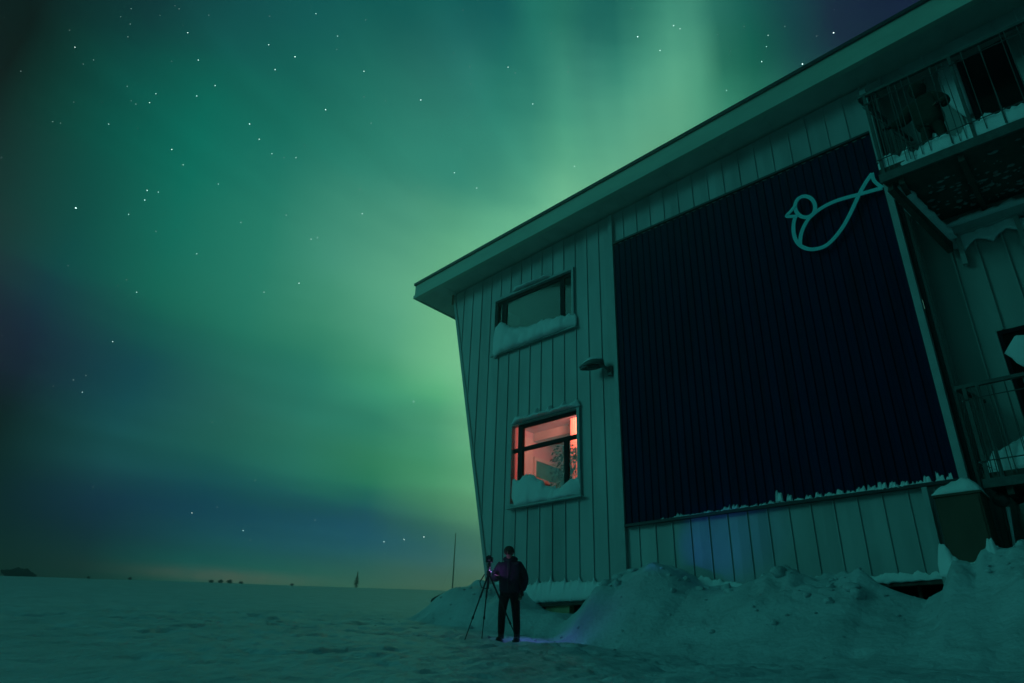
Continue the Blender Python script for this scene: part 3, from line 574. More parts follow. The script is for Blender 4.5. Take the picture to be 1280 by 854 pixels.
# snow teeth in the corrugations along the bottom flashing
tp = []; rr = random.Random(11)
for k in range(4, 36):
    x = NV[0] + ribw * k; g_ = (k / 36) ** 1.4; hh = .03 + g_ * rr.uniform(.06, .20)
    if k in (4, 5, 6, 9, 10): hh = .02
    if k in (7,): hh = .10
    if k in (13, 14): hh = .12
    if k == 19: hh = .30
    if k == 20: hh = .18
    a_, c_ = rr.uniform(.0, .03), rr.uniform(.12, .165); hh *= .8
    tp += [(x + a_, 4.51 + .02 * g_), (x + a_ + .004, 4.50 + hh * rr.uniform(.75, 1.1)), (x + (a_ + c_) / 2, 4.50 + hh * rr.uniform(.6, .95)), (x + c_ - .004, 4.50 + hh * rr.uniform(.7, 1.15)), (x + c_, 4.51 + .025 * g_ + rr.uniform(0, .02))]
snow_strip('ledge_snow', 'row of snow teeth along the bottom edge of the navy corrugated field', tp, [(tp[0][0], 4.497), (-5, 4.497), (-2.1, 4.46)], 13.262, .09, 7, n=640, jag=.05, jscale=24)

# ---------------------------------------------------------------- wall lamp
t = empty('wall_lamp', 'unlit grey hooded lamp on the wall between the windows and navy field', 'lamp', (-8.95, YW, 8.3))
t_l = Vector((-9.28, 12.98, 8.40)); d_ = Vector((-.92, -.42, -.10)).normalized()
sh = MB(); nr, ns = 9, 14
right = d_.cross(Vector((0, 0, 1))).normalized(); upv = right.cross(d_)
for i in range(nr):
    u = i / (nr - 1); w_ = .20 * math.sin(math.pi * (.12 + .80 * u)) ** .7; h_ = .21 * math.sin(math.pi * (.06 + .72 * (1 - u))) ** .8
    c = t_l + d_ * (u - .5) * .62
    for j in range(ns):
        a = math.pi * j / (ns - 1); sh.v.append(tuple(c + right * w_ * math.cos(a) + upv * h_ * math.sin(a)))
for i in range(nr-1):
    for j in range(ns-1): sh.f.append((i*ns+j, i*ns+j+1, (i+1)*ns+j+1, (i+1)*ns+j))
o = sh.build('lamp_shade', M['lampgrey'], t, smooth=True); so = o.modifiers.new('s', 'SOLIDIFY'); so.thickness = .015
MB().ellip(t_l + Vector((0, 0, .01)), (.2, .09, .05)).build('lamp_glass', M['lens'], t, smooth=True)
MB().tube([(-8.92, YW - .02, 8.28), (-8.92, 13.16, 8.28), (-8.98, 13.08, 8.36), t_l + Vector((.2, .05, .03))], .035, 8).build('bracket', M['lampgrey'], t, smooth=True)
MB().box(-8.99, 13.2, 8.16, -8.85, YW - .045, 8.40).build('mounting_plate', M['lampgrey'], t, bevel=.01)
cap = MB()
for i in range(nr):
    u = i / (nr - 1); w_ = .18 * math.sin(math.pi * (.12 + .80 * u)) ** .7; h_ = .21 * math.sin(math.pi * (.06 + .72 * (1 - u))) ** .8
    c = t_l + d_ * (u - .5) * .60 + upv * .012
    for j in range(ns):
        a = math.pi * (.18 + .64 * j / (ns - 1)); ext = 1 + .25 * math.sin(math.pi * j / (ns-1)) * math.sin(math.pi * u)
        cap.v.append(tuple(c + right * w_ * math.cos(a) + upv * (h_ * math.sin(a) * ext + .008 * fbm(i, j, 2))))
for i in range(nr-1):
    for j in range(ns-1): cap.f.append((i*ns+j, i*ns+j+1, (i+1)*ns+j+1, (i+1)*ns+j))
o = cap.build('lamp_snow', M['snow'], None, smooth=True); o.modifiers.new('s', 'SOLIDIFY').thickness = .02; tag(o, 'little cap of snow on the hooded wall lamp', 'snow')

# ---------------------------------------------------------------- bird emblem
def smooth_curve(ps, k=6):
    out = []
    P = [ps[0]] + list(ps) + [ps[-1]]
    for i in range(1, len(P) - 2):
        for s in range(k):
            t_ = s / k; a, b, c, d = [np.array(P[i + q]) for q in (-1, 0, 1, 2)]
            out.append(tuple(.5 * ((2*b) + (c - a)*t_ + (2*a - 5*b + 4*c - d)*t_**2 + (3*b - a - 3*c + d)*t_**3)))
    out.append(ps[-1]); return out
em = empty('bird_emblem', 'pale teal outline of a bird or fish mounted high on the navy field', 'sign', (-3.4, 13.12, 10.2))
def ribbon(ps, w, name, y0=13.12, closed=False, k=6):
    c = smooth_curve(ps, k) if k > 1 else list(ps)
    if closed: c = c[:-1] if np.allclose(c[0], c[-1]) else c
    n = len(c); q = MB()
    for i in range(n):
        a = np.array(c[(i-1) % n] if closed else c[max(i-1, 0)]); b = np.array(c[(i+1) % n] if closed else c[min(i+1, n-1)]); d = b - a; d = d / np.linalg.norm(d); nn = np.array([-d[1], d[0]]) * w / 2
        p = np.array(c[i])
        for s in (1, -1):
            for y in (y0, y0 + .018): q.v.append((p[0] + s*nn[0], y, p[1] + s*nn[1]))
    for i in range(n if closed else n - 1):
        A, C_ = 4*i, 4*((i+1) % n); 
        for a, b in ((0, 2), (2, 3), (3, 1), (1, 0)): q.f.append((A+a, A+b, C_+b, C_+a))
    if not closed: q.f += [(0, 1, 3, 2), (4*n-4, 4*n-2, 4*n-1, 4*n-3)]
    return q.build(name, M['teal'], em)
ring = [(-3.672 + .195 * math.cos(a), 10.675 + .250 * math.sin(a)) for a in np.linspace(0, 2 * math.pi, 41)[:-1]]
RING = [(-3.686, 10.669), (-3.637, 10.931), (-3.474, 10.566), (-3.718, 10.418), (-3.871, 10.759)]
cen = Vector((-3.672, 10.668)); e1 = Vector((.199, -.110)); e2 = Vector((.043, .258))
ring = [tuple(cen + e1 * math.cos(a) + e2 * math.sin(a)) for a in np.linspace(0, 2 * math.pi, 41)[:-1]]
ribbon(ring, .082, 'head_ring', closed=True, k=1)
ribbon([(-3.91, 10.502), (-3.968, 10.337), (-3.997, 10.128), (-3.974, 9.915), (-3.89, 9.739), (-3.744, 9.606), (-3.577, 9.55), (-3.401, 9.559), (-3.211, 9.671), (-3.007, 9.865), (-2.819, 10.111), (-2.605, 10.436), (-2.434, 10.659), (-2.273, 10.824)], .082, 'body_line', 13.115)
ribbon([(-3.912, 9.779), (-3.87, 9.978), (-3.785, 10.158), (-3.656, 10.319), (-3.512, 10.41), (-3.323, 10.477), (-3.092, 10.506), (-2.849, 10.489), (-2.603, 10.45), (-2.361, 10.42), (-2.158, 10.393)], .082, 'back_line', 13.11)
ribbon([(-2.273, 10.824), (-2.275, 10.653), (-2.226, 10.52), (-2.158, 10.393)], .07, 'tail_line', 13.105)
ribbon([(-3.848, 10.803), (-3.967, 10.691), (-4.082, 10.609), (-3.963, 10.543), (-3.849, 10.506)], .07, 'beak_line', 13.107)
for p in ((-3.6, 10.9), (-3.9, 9.75), (-2.6, 10.44), (-3.3, 9.6)): MB().tube([(p[0], 13.16, p[1]), (p[0], 13.28, p[1])], .012, 6).build('standoff', M['metal'], em)

# ---------------------------------------------------------------- balconies
def balcony(label, x0, x1, yf, yb, zs, zd, zr, xin, sp, posts, seed):
    t = empty('balcony', label, 'balcony', (x0, yf, zs)); r = random.Random(seed)
    MB().hexa([(x0, yf, zs), (x1, yf, zs), (x1, yf, zd), (x0, yf, zd)], [(x0 + xin, yb, zs), (x1, yb, zs), (x1, yb, zd), (x0 + xin, yb, zd)]).build('deck', M['dark'], t)
    MB().box(x0 - .02, yf - .05, zs - .02, x1, yf - .003, zs + (zd - zs) * .55).build('edge_beam', M['rail'], t)
    for k in range(int((x1 - x0) / .95) + 1):
        x = x0 + .25 + .95 * k
        MB().box(x, yf + .05, zs - .14, x + .09, yb - .02, zs - .002).build('joist', M['dark'], t)
    MB().bar((x0 - .05, yf, zr), (x1, yf, zr), .07, .06).build('top_rail', M['rail'], t)
    MB().bar((x0 - .03, yf + .04, zr), (x0 + xin, yb - .02, zr), .07, .055).build('side_rail', M['rail'], t)
    for z_ in (zr - .24, zd + .18):
        MB().tube([(x0, yf - .045, z_), (x1, yf - .045, z_)], .010, 5).build('wire', M['rail'], t)
        MB().tube([(x0, yf, z_), (x0 + xin, yb - .03, z_)], .010, 5).build('wire', M['railsnow'], t)
    for x in posts:
        MB().box(x, yf - .03, zs + .02, x + .055, yf + .03, zr - .02).build('post', M['rail'], t)
    MB().box(x0 + xin * .5, (yf + yb) / 2 - .03, zd, x0 + xin * .5 + .055, (yf + yb) / 2 + .03, zr - .02).build('post', M['rail'], t)
    bm_ = MB().tube([(0, 0, zd - .06), (0, 0, zr - .05)], .0075, 5).mesh('baluster'); bm_.materials.append(M['rail'])
    x = x0 + .10
    while x < x1:
        o = bpy.data.objects.new('baluster', bm_); COL.objects.link(o); o.parent = t; o.location = (x - t.location.x, -.035, -t.location.z + r.uniform(-.05, .02)); o.rotation_euler = (0, r.uniform(-.012, .012), 0); x += sp * r.uniform(.7, 1.25)
    n_ = int((yb - yf) / .12)
    for k in range(1, n_):
        u = k / n_; o = bpy.data.objects.new('baluster', bm_); COL.objects.link(o); o.parent = t; o.location = (xin * u, (yb - yf) * u, -t.location.z)
    return t
up = balcony('upper balcony with mesh railing and snow along its deck edge', -1.96, 3.2, 12.0, 13.94, 9.72, 10.02, 11.82, .42, .15, (-1.92, -.45, 1.1, 2.6), 1)
lowb = balcony('lower balcony with thin bar railing above the brown box', -1.78, 3.2, 12.95, 13.94, 4.24, 4.46, 5.92, .18, .10, (-1.74, -1.55, -.1, 1.4), 2)
# braces and ledger under the upper balcony
MB().bar((-1.86, 12.1, 9.66), (-1.42, 13.85, 9.02), .10, .26).build('knee_brace', M['dark'], up)
MB().box(-1.42, 13.80, 9.26, 3.2, 13.94, 9.42).build('ledger', M['trim'], up)
for k in range(4): MB().box(-1.3 + .95 * k, 13.84, 8.6, -1.22 + .95 * k, 13.94, 9.25).build('drop_post', M['clad2'], up)
def lump_line(name, label, p0, p1, w, h, n, seed, up_=1, rough=1.0):
    q = MB(); r = random.Random(seed); p0, p1 = Vector(p0), Vector(p1); ns = 9
    d = (p1 - p0).normalized(); rt = d.cross(Vector((0, 0, 1))).normalized()
    for i in range(n):
        c = p0.lerp(p1, i / (n - 1)); ef = min(1, .3 + 8 * min(i, n-1-i) / n); f = ef * (1 + rough * .9 * fbm(i * .31, seed, 0, 3)); f = max(f, .12)
        for j in range(ns):
            a = math.pi * j / (ns - 1); q.v.append(tuple(c + rt * w * math.cos(a) * (1 + .25 * fbm(i * .4, j * .7, seed, 2)) + Vector((0, 0, 1)) * up_ * h * f * math.sin(a) ** .8))
    for i in range(n - 1):
        for j in range(ns - 1): q.f.append((i*ns+j, i*ns+j+1, (i+1)*ns+j+1, (i+1)*ns+j))
        q.f.append((i*ns, (i+1)*ns, (i+1)*ns+ns-1, i*ns+ns-1))
    q.f.append(tuple(range(ns))); q.f.append(tuple((n-1)*ns + j for j in range(ns))[::-1])
    o = q.build(name, M['snow'], None, smooth=not name.startswith('ledge')); return tag(o, label, 'snow')
snow_strip('deck_snow', 'white snow face along the front edge of the upper balcony', [(-1.96, 10.16), (-1.8, 10.26), (-1.4, 10.16), (-1.0, 10.22), (-.6, 10.18), (-.2, 10.28), (.3, 10.2), (1, 10.3), (3.2, 10.2)], [(-1.96, 9.86), (3.2, 9.90)], 12.03, .05, 21, jag=.12, jscale=7)
lump_line('deck_snow', 'lumpy snow ridge on the upper balcony floor behind its railing', (-1.88, 12.16, 10.02), (3.1, 12.16, 10.02), .10, .17, 170, 5, rough=2.2)
lump_line('brace_snow', 'smooth snow lying on the slanting knee brace under the upper balcony', (-1.82, 12.25, 9.66), (-1.40, 13.8, 9.14), .15, .17, 30, 6, rough=.5)
lump_line('beam_snow', 'snow lying along the beam below the upper balcony', (-1.40, 13.80, 9.42), (3.0, 13.80, 9.42), .13, .12, 60, 7, rough=1)
snow_strip('beam_snow', 'hanging snow clumps on the recessed wall below the balcony beam', [(-1.42, 9.26), (3.0, 9.26)], [(-1.42, 9.05), (-1.3, 9.0), (-1.22, 8.92), (-1.12, 9.02), (-1.0, 9.08), (-.85, 9.0), (-.75, 8.9), (-.65, 9.02), (-.5, 9.1), (-.3, 8.95), (0, 9.05), (3.0, 9.0)], 13.93, .07, 8, jag=.09, jscale=3)
q = MB(); rr = random.Random(8)
for i in range(260):
    x = rr.uniform(-1.5, 2.5); y = 12.2 + 1.6 * rr.random() ** .6
    if x < -1.9 + .25 * (y - 12) : continue
    s = rr.choice((.012, .02, .03, .045)); k = len(q.v)
    n_ = rr.randint(5, 8); q.v.append((x, y, 9.72 - rr.uniform(.015, .04)))
    for j in range(n_): a = 2 * math.pi * j / n_; w_ = s * rr.uniform(.5, 1.3); q.v.append((x + 1.5 * w_ * math.cos(a), y + w_ * math.sin(a), 9.716))
    for j in range(n_): q.f.append((k, k + 1 + j, k + 1 + (j+1) % n_))
o = q.build('rime_patches', M['railsnow'], None); tag(o, 'small patches of rime stuck to the dark underside of the upper balcony', 'snow', None, 'stuff')
snow_strip('deck_snow', 'tall snow drift behind the bars of the lower balcony', [(-1.74, 4.72), (-1.6, 4.9), (-1.4, 4.98), (-1.2, 5.06), (-1.0, 5.12), (-.5, 5.2), (.5, 5.3), (3, 5.2)], [(-1.74, 4.40), (3, 4.40)], 13.4, .36, 23, jag=.05, jscale=4)
snow_strip('doorway_snow', 'snow plastered on the wall left of the dark upper doorway', [(-.78, 13.0), (-.7, 13.42), (-.55, 13.5), (-.42, 13.35), (-.40, 13.0)], [(-.78, 12.5), (-.7, 12.2), (-.5, 11.8), (-.40, 11.9)], 13.95, .10, 24, jag=.07)
# doors (dark openings with panes and rime on them)
def doorway(label, o_, m):
    t = empty('glazed_door', label, 'door', (o_[0], 14.0, o_[2]))
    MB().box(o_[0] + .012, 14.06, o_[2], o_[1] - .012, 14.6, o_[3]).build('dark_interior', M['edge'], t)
    MB().box(o_[0] + .01, 13.985, o_[2], o_[0] + .07, 14.055, o_[3]).box(o_[1] - .07, 13.985, o_[2], o_[1] - .01, 14.055, o_[3]).box(o_[0] + .07, 13.985, o_[3] - .08, o_[1] - .07, 14.055, o_[3] - .004).build('door_frame', M['black'], t)
    MB().box(o_[0] + .07, 14.02, o_[2], o_[1] - .07, 14.03, o_[3] - .08).build('door_pane', M['glassd'], t)
    return t
doorway('tall dark doorway at the back of the upper balcony', DU, None); doorway('dark glazed door behind the lower balcony', DL, None)
q = MB(); 
for c, r_ in (((-.82, 13.975, 6.72), (.24, .03, .30)), ((-.62, 13.975, 6.60), (.22, .03, .22)), ((-.85, 13.975, 5.9), (.10, .03, .22))): q.ellip(c, r_, 14, 8)
o = q.build('pane_snow', M['snow'], None, smooth=True)
for v in o.data.vertices: v.co += Vector((fbm(v.co.x*6, v.co.z*6, 1)*.05, 0, fbm(v.co.x*6, v.co.z*6, 4)*.05))
tag(o, 'rounded snow patches stuck to the dark door of the lower balcony', 'snow')
o = MB().box(-.75, 13.3, 10.03, .3, 13.8, 10.95).build('storage_chest', M['edge'], None, bevel=.02); tag(o, 'dark storage chest on the upper balcony beside the doorway', 'chest')

# ---------------------------------------------------------------- brown box, pipe
bx = empty('plywood_cabinet', 'tall brown plywood cabinet with snow on top against the recess', 'cabinet', (-2.1, 12.5, 2.6))
MB().box(-2.44, 12.52, 2.5, -1.82, 13.10, 4.08).build('cabinet_body', M['tan'], bx, bevel=.01)
MB().box(-2.46, 12.50, 4.082, -1.80, 13.12, 4.12).build('cabinet_lid', M['tan'], bx)
MB().box(-2.41, 12.505, 2.75, -1.85, 12.517, 4.04).build('cabinet_door', M['tan'], bx)
q = MB(); n_ = 20; nv_ = 12
for i in range(n_):
    for j in range(nv_):
        x = -2.47 + .68 * i / (n_-1); y = 12.49 + .64 * j / (nv_-1); e = min(i, n_-1-i) / 4; e2 = min(j, nv_-1-j) / 3; h_ = min(1, e) ** .5 * min(1, e2) ** .5
        q.v.append((x, y, 4.122 + .15 * h_ * (1 + .5 * fbm(x*4, y*4, 2)) + (.10 * math.exp(-((x+2.0)/.12)**2)) * h_))
for i in range(n_-1):
    for j in range(nv_-1): q.f.append((i*nv_+j, (i+1)*nv_+j, (i+1)*nv_+j+1, i*nv_+j+1))
o = q.build('cabinet_snow', M['snow'], None, smooth=True); o.modifiers.new('s', 'SOLIDIFY').thickness = .01; tag(o, 'wedge of snow lying on the brown plywood cabinet', 'snow')
snow_strip('cabinet_foot_snow', 'horned snow drift at the foot of the brown cabinet', [(-2.60, 3.12), (-2.52, 3.42), (-2.45, 3.40), (-2.38, 3.20), (-2.25, 3.08), (-2.12, 3.05), (-1.98, 3.14), (-1.88, 3.38), (-1.82, 3.40), (-1.76, 3.15), (-1.4, 3.1)], [(-2.62, 2.9), (-1.4, 2.8)], 12.50, .08, 31, n=80, jag=.05, jscale=9)
t = empty('drain_pipe', 'thin rimed pipe running down beside the brown cabinet', 'pipe', (-1.7, 13.2, 2.8))
MB().tube([(-1.66, 13.2, 4.1), (-1.68, 13.2, 3.6), (-1.70, 13.18, 2.9)], .025, 8).build('pipe_run', M['rail'], t, smooth=True)
MB().ellip((-1.66, 13.2, 4.08), (.12, .12, .12)).build('pipe_elbow', M['rail'], t, smooth=True)
o = MB().tube([(-1.60, 13.18, 3.95), (-1.64, 13.16, 3.5), (-1.66, 13.16, 3.25), (-1.68, 13.16, 3.0)], [.03, .02, .03, .015], 7).build('pipe_rime', M['snow'], None, smooth=True); tag(o, 'streak of rime along the pipe beside the cabinet', 'snow')
o = MB().tube([(-1.2, 13.5, 2.8), (-1.2, 13.5, 4.0)], [.32, .33], 20).build('barrel', M['clad2'], None, smooth=False); tag(o, 'pale upright barrel under the lower balcony', 'barrel')

# ---------------------------------------------------------------- people
def skinned(name, joints, edges, mat_, parent, sub=2, smooth=True):
    me = bpy.data.meshes.new(name); me.from_pydata([j[0] for j in joints], edges, []); me.materials.append(mat_)
    o = bpy.data.objects.new(name, me); COL.objects.link(o); o.parent = parent
    sk = o.modifiers.new('skin', 'SKIN'); sk.use_smooth_shade = True
    for i, j in enumerate(joints):
        r = j[1] if isinstance(j[1], tuple) else (j[1], j[1]); me.skin_vertices[0].data[i].radius = r
    me.skin_vertices[0].data[0].use_root = True
    s = o.modifiers.new('sub', 'SUBSURF'); s.levels = sub; s.render_levels = sub
    return o
def chain(J, E, start, pts):
    k = start
    for p, r in pts: J.append((p, r)); E.append((k, len(J) - 1)); k = len(J) - 1
    return k
def person(label, loc, rz, arms, jm, tm, lean=0, hood=False, sc=1, bulk=1.0, gloves=None):
    """faces local -Y, x to the figure's left as seen from the front"""
    t = empty('person', label, 'person', loc, rz); t.scale = (sc,) * 3
    ly = -lean
    def P(x, y, z): return (x, y + ly * max(0, z - .95) / .8, z)
    J = [(P(0, 0, .95), (.14, .10))]; E = []
    k = chain(J, E, 0, [(P(0, .0, 1.12), (.135, .095)), (P(0, .0, 1.32), (.155, .10)), (P(0, .01, 1.44), (.10, .075)), (P(0, 0, 1.50), .055)])
    ch = 2
    hd = chain(J, E, k, [(P(0, -.05, 1.54), .06), (P(0, -.085, 1.60), (.075, .085)), (P(0, -.08, 1.67), (.06, .07))])
    def hand(w, d, u):
        w = Vector(w); d = Vector(d).normalized(); s_ = d.cross(Vector(u)).normalized(); palm = w + d * .05
        pk = None
        J.append((tuple(palm), (.034, .018))); return palm, d, s_, len(J) - 1
    for s, el, wr in arms:
        sh = P(s * .18, .0, 1.40)
        k1 = chain(J, E, ch, [(sh, .062), (el, .045), (wr, .03)])
        d = (Vector(wr) - Vector(el)).normalized()
        pa, d, s_, ip = hand(wr, d, (0, 0, 1)); E.append((k1, ip))
        for q, L_ in ((-.026, .062), (-.009, .075), (.009, .070), (.026, .055)):
            b0 = pa + d * .045 + s_ * q; b1 = b0 + d * L_ * .5 + Vector((0, 0, -.006)); b2 = b1 + d * L_ * .35 + Vector((0, 0, -.02))
            chain(J, E, ip, [(tuple(b0), .009), (tuple(b1), .0085), (tuple(b2), .0075)])
        th = pa - d * .01 - s_ * .036 * s
        chain(J, E, ip, [(tuple(th), .011), (tuple(th + d * .035 - s_ * .014 * s), .009), (tuple(th + d * .055 - s_ * .008 * s), .008)])
    for s in (-1, 1):
        chain(J, E, 0, [((s * .10, 0, .86), .09), ((s * .135, -.015, .50), .062), ((s * .15, .02, .10), .042), ((s * .155, .0, .045), .04), ((s * .175, -.13, .03), (.04, .025))])
    skinned('body', J, E, M['skin'], t)
    # face
    f = MB(); hc = Vector(P(0, -.085, 1.605))
    for s in (-1, 1):
        f.ellip(hc + Vector((s * .032, -.083, .01)), (.012, .008, .008)).ellip(hc + Vector((s * .082, .0, 0)), (.012, .02, .03))
    f.build('eyes_and_ears', M['skin'], t, smooth=True)
    MB().ellip(hc + Vector((0, -.098, -.012)), (.012, .018, .022)).build('nose', M['skin'], t, smooth=True)
    MB().ellip(hc + Vector((0, -.084, -.045)), (.022, .008, .006)).build('mouth', M['red'], t, smooth=True)
    # jacket
    J = [(P(0, 0, .78), (.20 * bulk, .16 * bulk))]; E = []
    k = chain(J, E, 0, [(P(0, 0, 1.0), (.20 * bulk, .155 * bulk)), (P(0, .0, 1.22), (.23 * bulk, .17 * bulk)), (P(0, .01, 1.37), (.19, .14)), (P(0, .0, 1.47), (.12, .11)), (P(0, -.01, 1.53), (.10, .10))])
    for s, el, wr in arms:
        w2 = Vector(el).lerp(Vector(wr), .93)
        chain(J, E, 2, [(P(s * .19, .0, 1.36), .115 * bulk), (tuple((Vector(P(s * .19, 0, 1.4)) + Vector(el)) / 2), .098 * bulk), (el, .085 * bulk), (tuple(w2), .064)])
    skinned('jacket', J, E, jm, t)
    # trousers
    J = [((0, 0, .96), (.165, .125))]; E = []
    for s in (-1, 1): chain(J, E, 0, [((s * .10, 0, .83), .112), ((s * .125, -.01, .66), .094), ((s * .14, -.015, .48), .082), ((s * .15, .01, .28), .074), ((s * .155, .015, .11), .066)])
    skinned('trousers', J, E, tm, t)
    for s in (-1, 1):
        b = MB().tube([(s * .155, .02, .20), (s * .155, .02, .06)], [.062, .058], 12); b.ellip((s * .168, -.05, .045), (.055, .155, .05), 14, 8); b.box(s * .168 - .05, -.18, .0, s * .168 + .05, .08, .03)
        b.build('boot', M['metal'], t, smooth=True)
    # hat or hood
    h = MB()
    h.ellip(hc + Vector((0, .018, .035)), (.102, .118, .098) if not hood else (.15, .16, .17), 16, 10)
    if not hood: h.ellip(hc + Vector((0, .012, .012)), (.108, .122, .03), 16, 6)
    h.build('hood' if hood else 'knitted_hat', jm if hood else M['wool'], t, smooth=True)
    for s, el, wr in arms:
        g_ = MB(); d = (Vector(wr) - Vector(el)).normalized(); g_.tube([Vector(wr) - d * .03, Vector(wr) + d * .02, Vector(wr) + d * .07], [.040, .040, .043], 12)
        for q_ in (-.028, -.010, .010, .028):
            s_ = d.cross(Vector((0, 0, 1))).normalized(); c_ = Vector(wr) + d * .07 + s_ * q_; g_.tube([c_ - d * .02, c_ + d * .035 + Vector((0, 0, -.006)), c_ + d * .062 + Vector((0, 0, -.024))], [.014, .0135, .010], 8)
        s_ = d.cross(Vector((0, 0, 1))).normalized(); c_ = Vector(wr) + d * .025 - s_ * .04 * s; g_.tube([c_, c_ + d * .04 - s_ * .016 * s, c_ + d * .065 - s_ * .01 * s], [.016, .014, .011], 8)
        g_.build('glove', M['metal'], t, smooth=True)
    cl = MB(); cl.ellip(P(0, .05, 1.50), (.15, .13, .07), 18, 10); cl.build('hood_down' if not hood else 'collar', jm, t, smooth=True)
    if not hood:
        MB().tube([P(0, -.155, .86), P(0, -.178, 1.1), P(0, -.172, 1.3), P(0, -.13, 1.46)], .008, 6).build('zip', M['metal'], t)
        for s in (-1, 1): MB().bar(P(s * .10, -.168, 1.00), P(s * .14, -.158, 1.07), .008, .008).build('pocket_zip', M['metal'], t)
    return t
px_, py_ = -9.60, 10.52; pz_ = gz(px_, py_)
toward = math.atan2(-px_, py_)   # turn -Y towards the camera
main = person('person in dark jacket and black trousers standing on the snow right of the tripod', (px_, py_, pz_ - .015), math.radians(28),
              [(-1, (-.31, .0, 1.13), (-.20, -.25, 1.15)), (1, (.285, .06, 1.11), (.25, -.07, .88))], M['jacket'], M['cloth'], lean=.08, bulk=1.12)
# the phone in the hand
ph = empty('phone', 'small phone glowing violet in the hand of the person by the tripod', 'phone', (0, 0, 0))
mw = Matrix.Translation(main.location) @ Matrix.Rotation(main.rotation_euler.z, 4, 'Z')
hp = mw @ Vector((-.16, -.34, 1.17))
ph.location = hp; ph.rotation_euler = (math.radians(-50), 0, main.rotation_euler.z)
o = MB().box(-.037, -.075, -.005, .037, .075, .004).build('phone_body', M['metal'], None); o.parent = ph
o = MB().box(-.033, -.07, .0045, .033, .07, .0055).build('screen', mat('phone_screen', (.1, .1, .3), .2, emit=(.35, .28, 1), es=1.2), None); o.parent = ph
def light(kind, name, e, col, loc, size, target=None, ang=60, blend=.6, parent=None):
    d = bpy.data.lights.new(name, kind); d.energy = e; d.color = col; d.shadow_soft_size = size
    o = bpy.data.objects.new(name, d); COL.objects.link(o); o.location = loc
    if target is not None: o.rotation_euler = (Vector(loc) - Vector(target)).to_track_quat('Z', 'Y').to_euler(); d.spot_size = math.radians(ang); d.spot_blend = blend
    return o
lp = hp + Vector((-.06, -.05, .05))
light('POINT', 'phone_glow', 1.2, (.55, .25, 1), tuple(hp + Vector((-.08, -.10, .06))), .03)
# torch light on the snow behind the feet and on the wall
hl = mw @ Vector((0.05, .35, 1.0))
light('SPOT', 'torch_on_snow', 13, (.16, .24, 1), (-9.45, 10.85, pz_ + 1.1), .04, (-9.35, 10.95, pz_), 95, 1.0)
light('SPOT', 'torch_on_wall', 62, (.05, .09, 1), (-9.0, 10.75, pz_ + 1.6), .05, (-6.5, 13.3, 4.0), 30, 1.0)
light('SPOT', 'torch_on_bank', 3.5, (.14, .26, 1), (-9.2, 10.7, pz_ + .8), .1, (-8.6, 11.7, pz_ + .2), 85, 1.0)
ghost = person('dim hooded figure on the upper balcony with one arm out to the railing', (-1.02, 12.55, 10.03), math.radians(-12),
               [(-1, (-.42, -.10, 1.18), (-.62, -.12, 1.22)), (1, (.34, -.05, 1.15), (.28, -.24, 1.05))], M['coat'], M['coat'], lean=.12, hood=True, sc=1.04, bulk=1.35)

# ---------------------------------------------------------------- tripod and camera
tx, ty = -9.68, 10.0; tz = gz(tx, ty)
apex = Vector((-9.68, 10.0, 3.16))
tri = empty('tripod', 'black three legged tripod standing on the snow left of the person', 'tripod', (tx, ty, tz))
for fx, fy in ((-.14, -.42), (-.33, .22), (.42, .50)):
    f = Vector((tx + fx, ty + fy, 0)); f.z = gz(f.x, f.y) - .02; q = MB(); d = f - apex
    q.tube([apex + d * .02, apex + d * .36], .017, 8).tube([apex + d * .34, apex + d * .68], .013, 8).tube([apex + d * .66, apex + d * 1.0], .009, 8)
    for u in (.35, .67): q.tube([apex + d * (u - .02), apex + d * (u + .02)], .020, 8)
    q.build('leg', M['metal'], tri, smooth=False)
MB().tube([apex + Vector((0, 0, -.28)), apex + Vector((0, 0, .10))], .014, 8).build('centre_column', M['metal'], tri)
MB().tube([apex + Vector((0, 0, -.04)), apex + Vector((0, 0, .04))], .045, 10).build('collar', M['metal'], tri)
MB().tube([apex + Vector((.0, 0, .10)), apex + Vector((0, 0, .15))], .03, 10).ellip(apex + Vector((0, 0, .17)), (.03, .03, .03)).build('ball_head', M['metal'], tri, smooth=True)
MB().tube([apex + Vector((-.06, -.05, -.02)), apex + Vector((-.14, -.09, -.16)), apex + Vector((-.10, -.08, -.26)), apex + Vector((-.02, -.03, -.28))], .010, 6).build('strap', M['metal'], tri, smooth=True)
ca = empty('camera_on_tripod', 'black camera with lens mounted on the tripod', 'camera', tuple(apex + Vector((0, 0, .20))), math.radians(35)); c0 = Vector((0, 0, 0))
for o in (MB().box(-.07, -.035, 0, .07, .04, .095).build('camera_body', M['metal'], None, bevel=.01), MB().box(-.03, -.03, .096, .03, .035, .13).build('viewfinder', M['metal'], None, bevel=.008), MB().tube([(0, -.036, .05), (0, -.12, .06), (0, -.15, .065)], [.036, .036, .042], 14).build('lens', M['metal'], None, smooth=True), MB().tube([(0, -.151, .065), (0, -.153, .065)], .036, 14).build('lens_front', M['lens'], None)):
    o.parent = ca

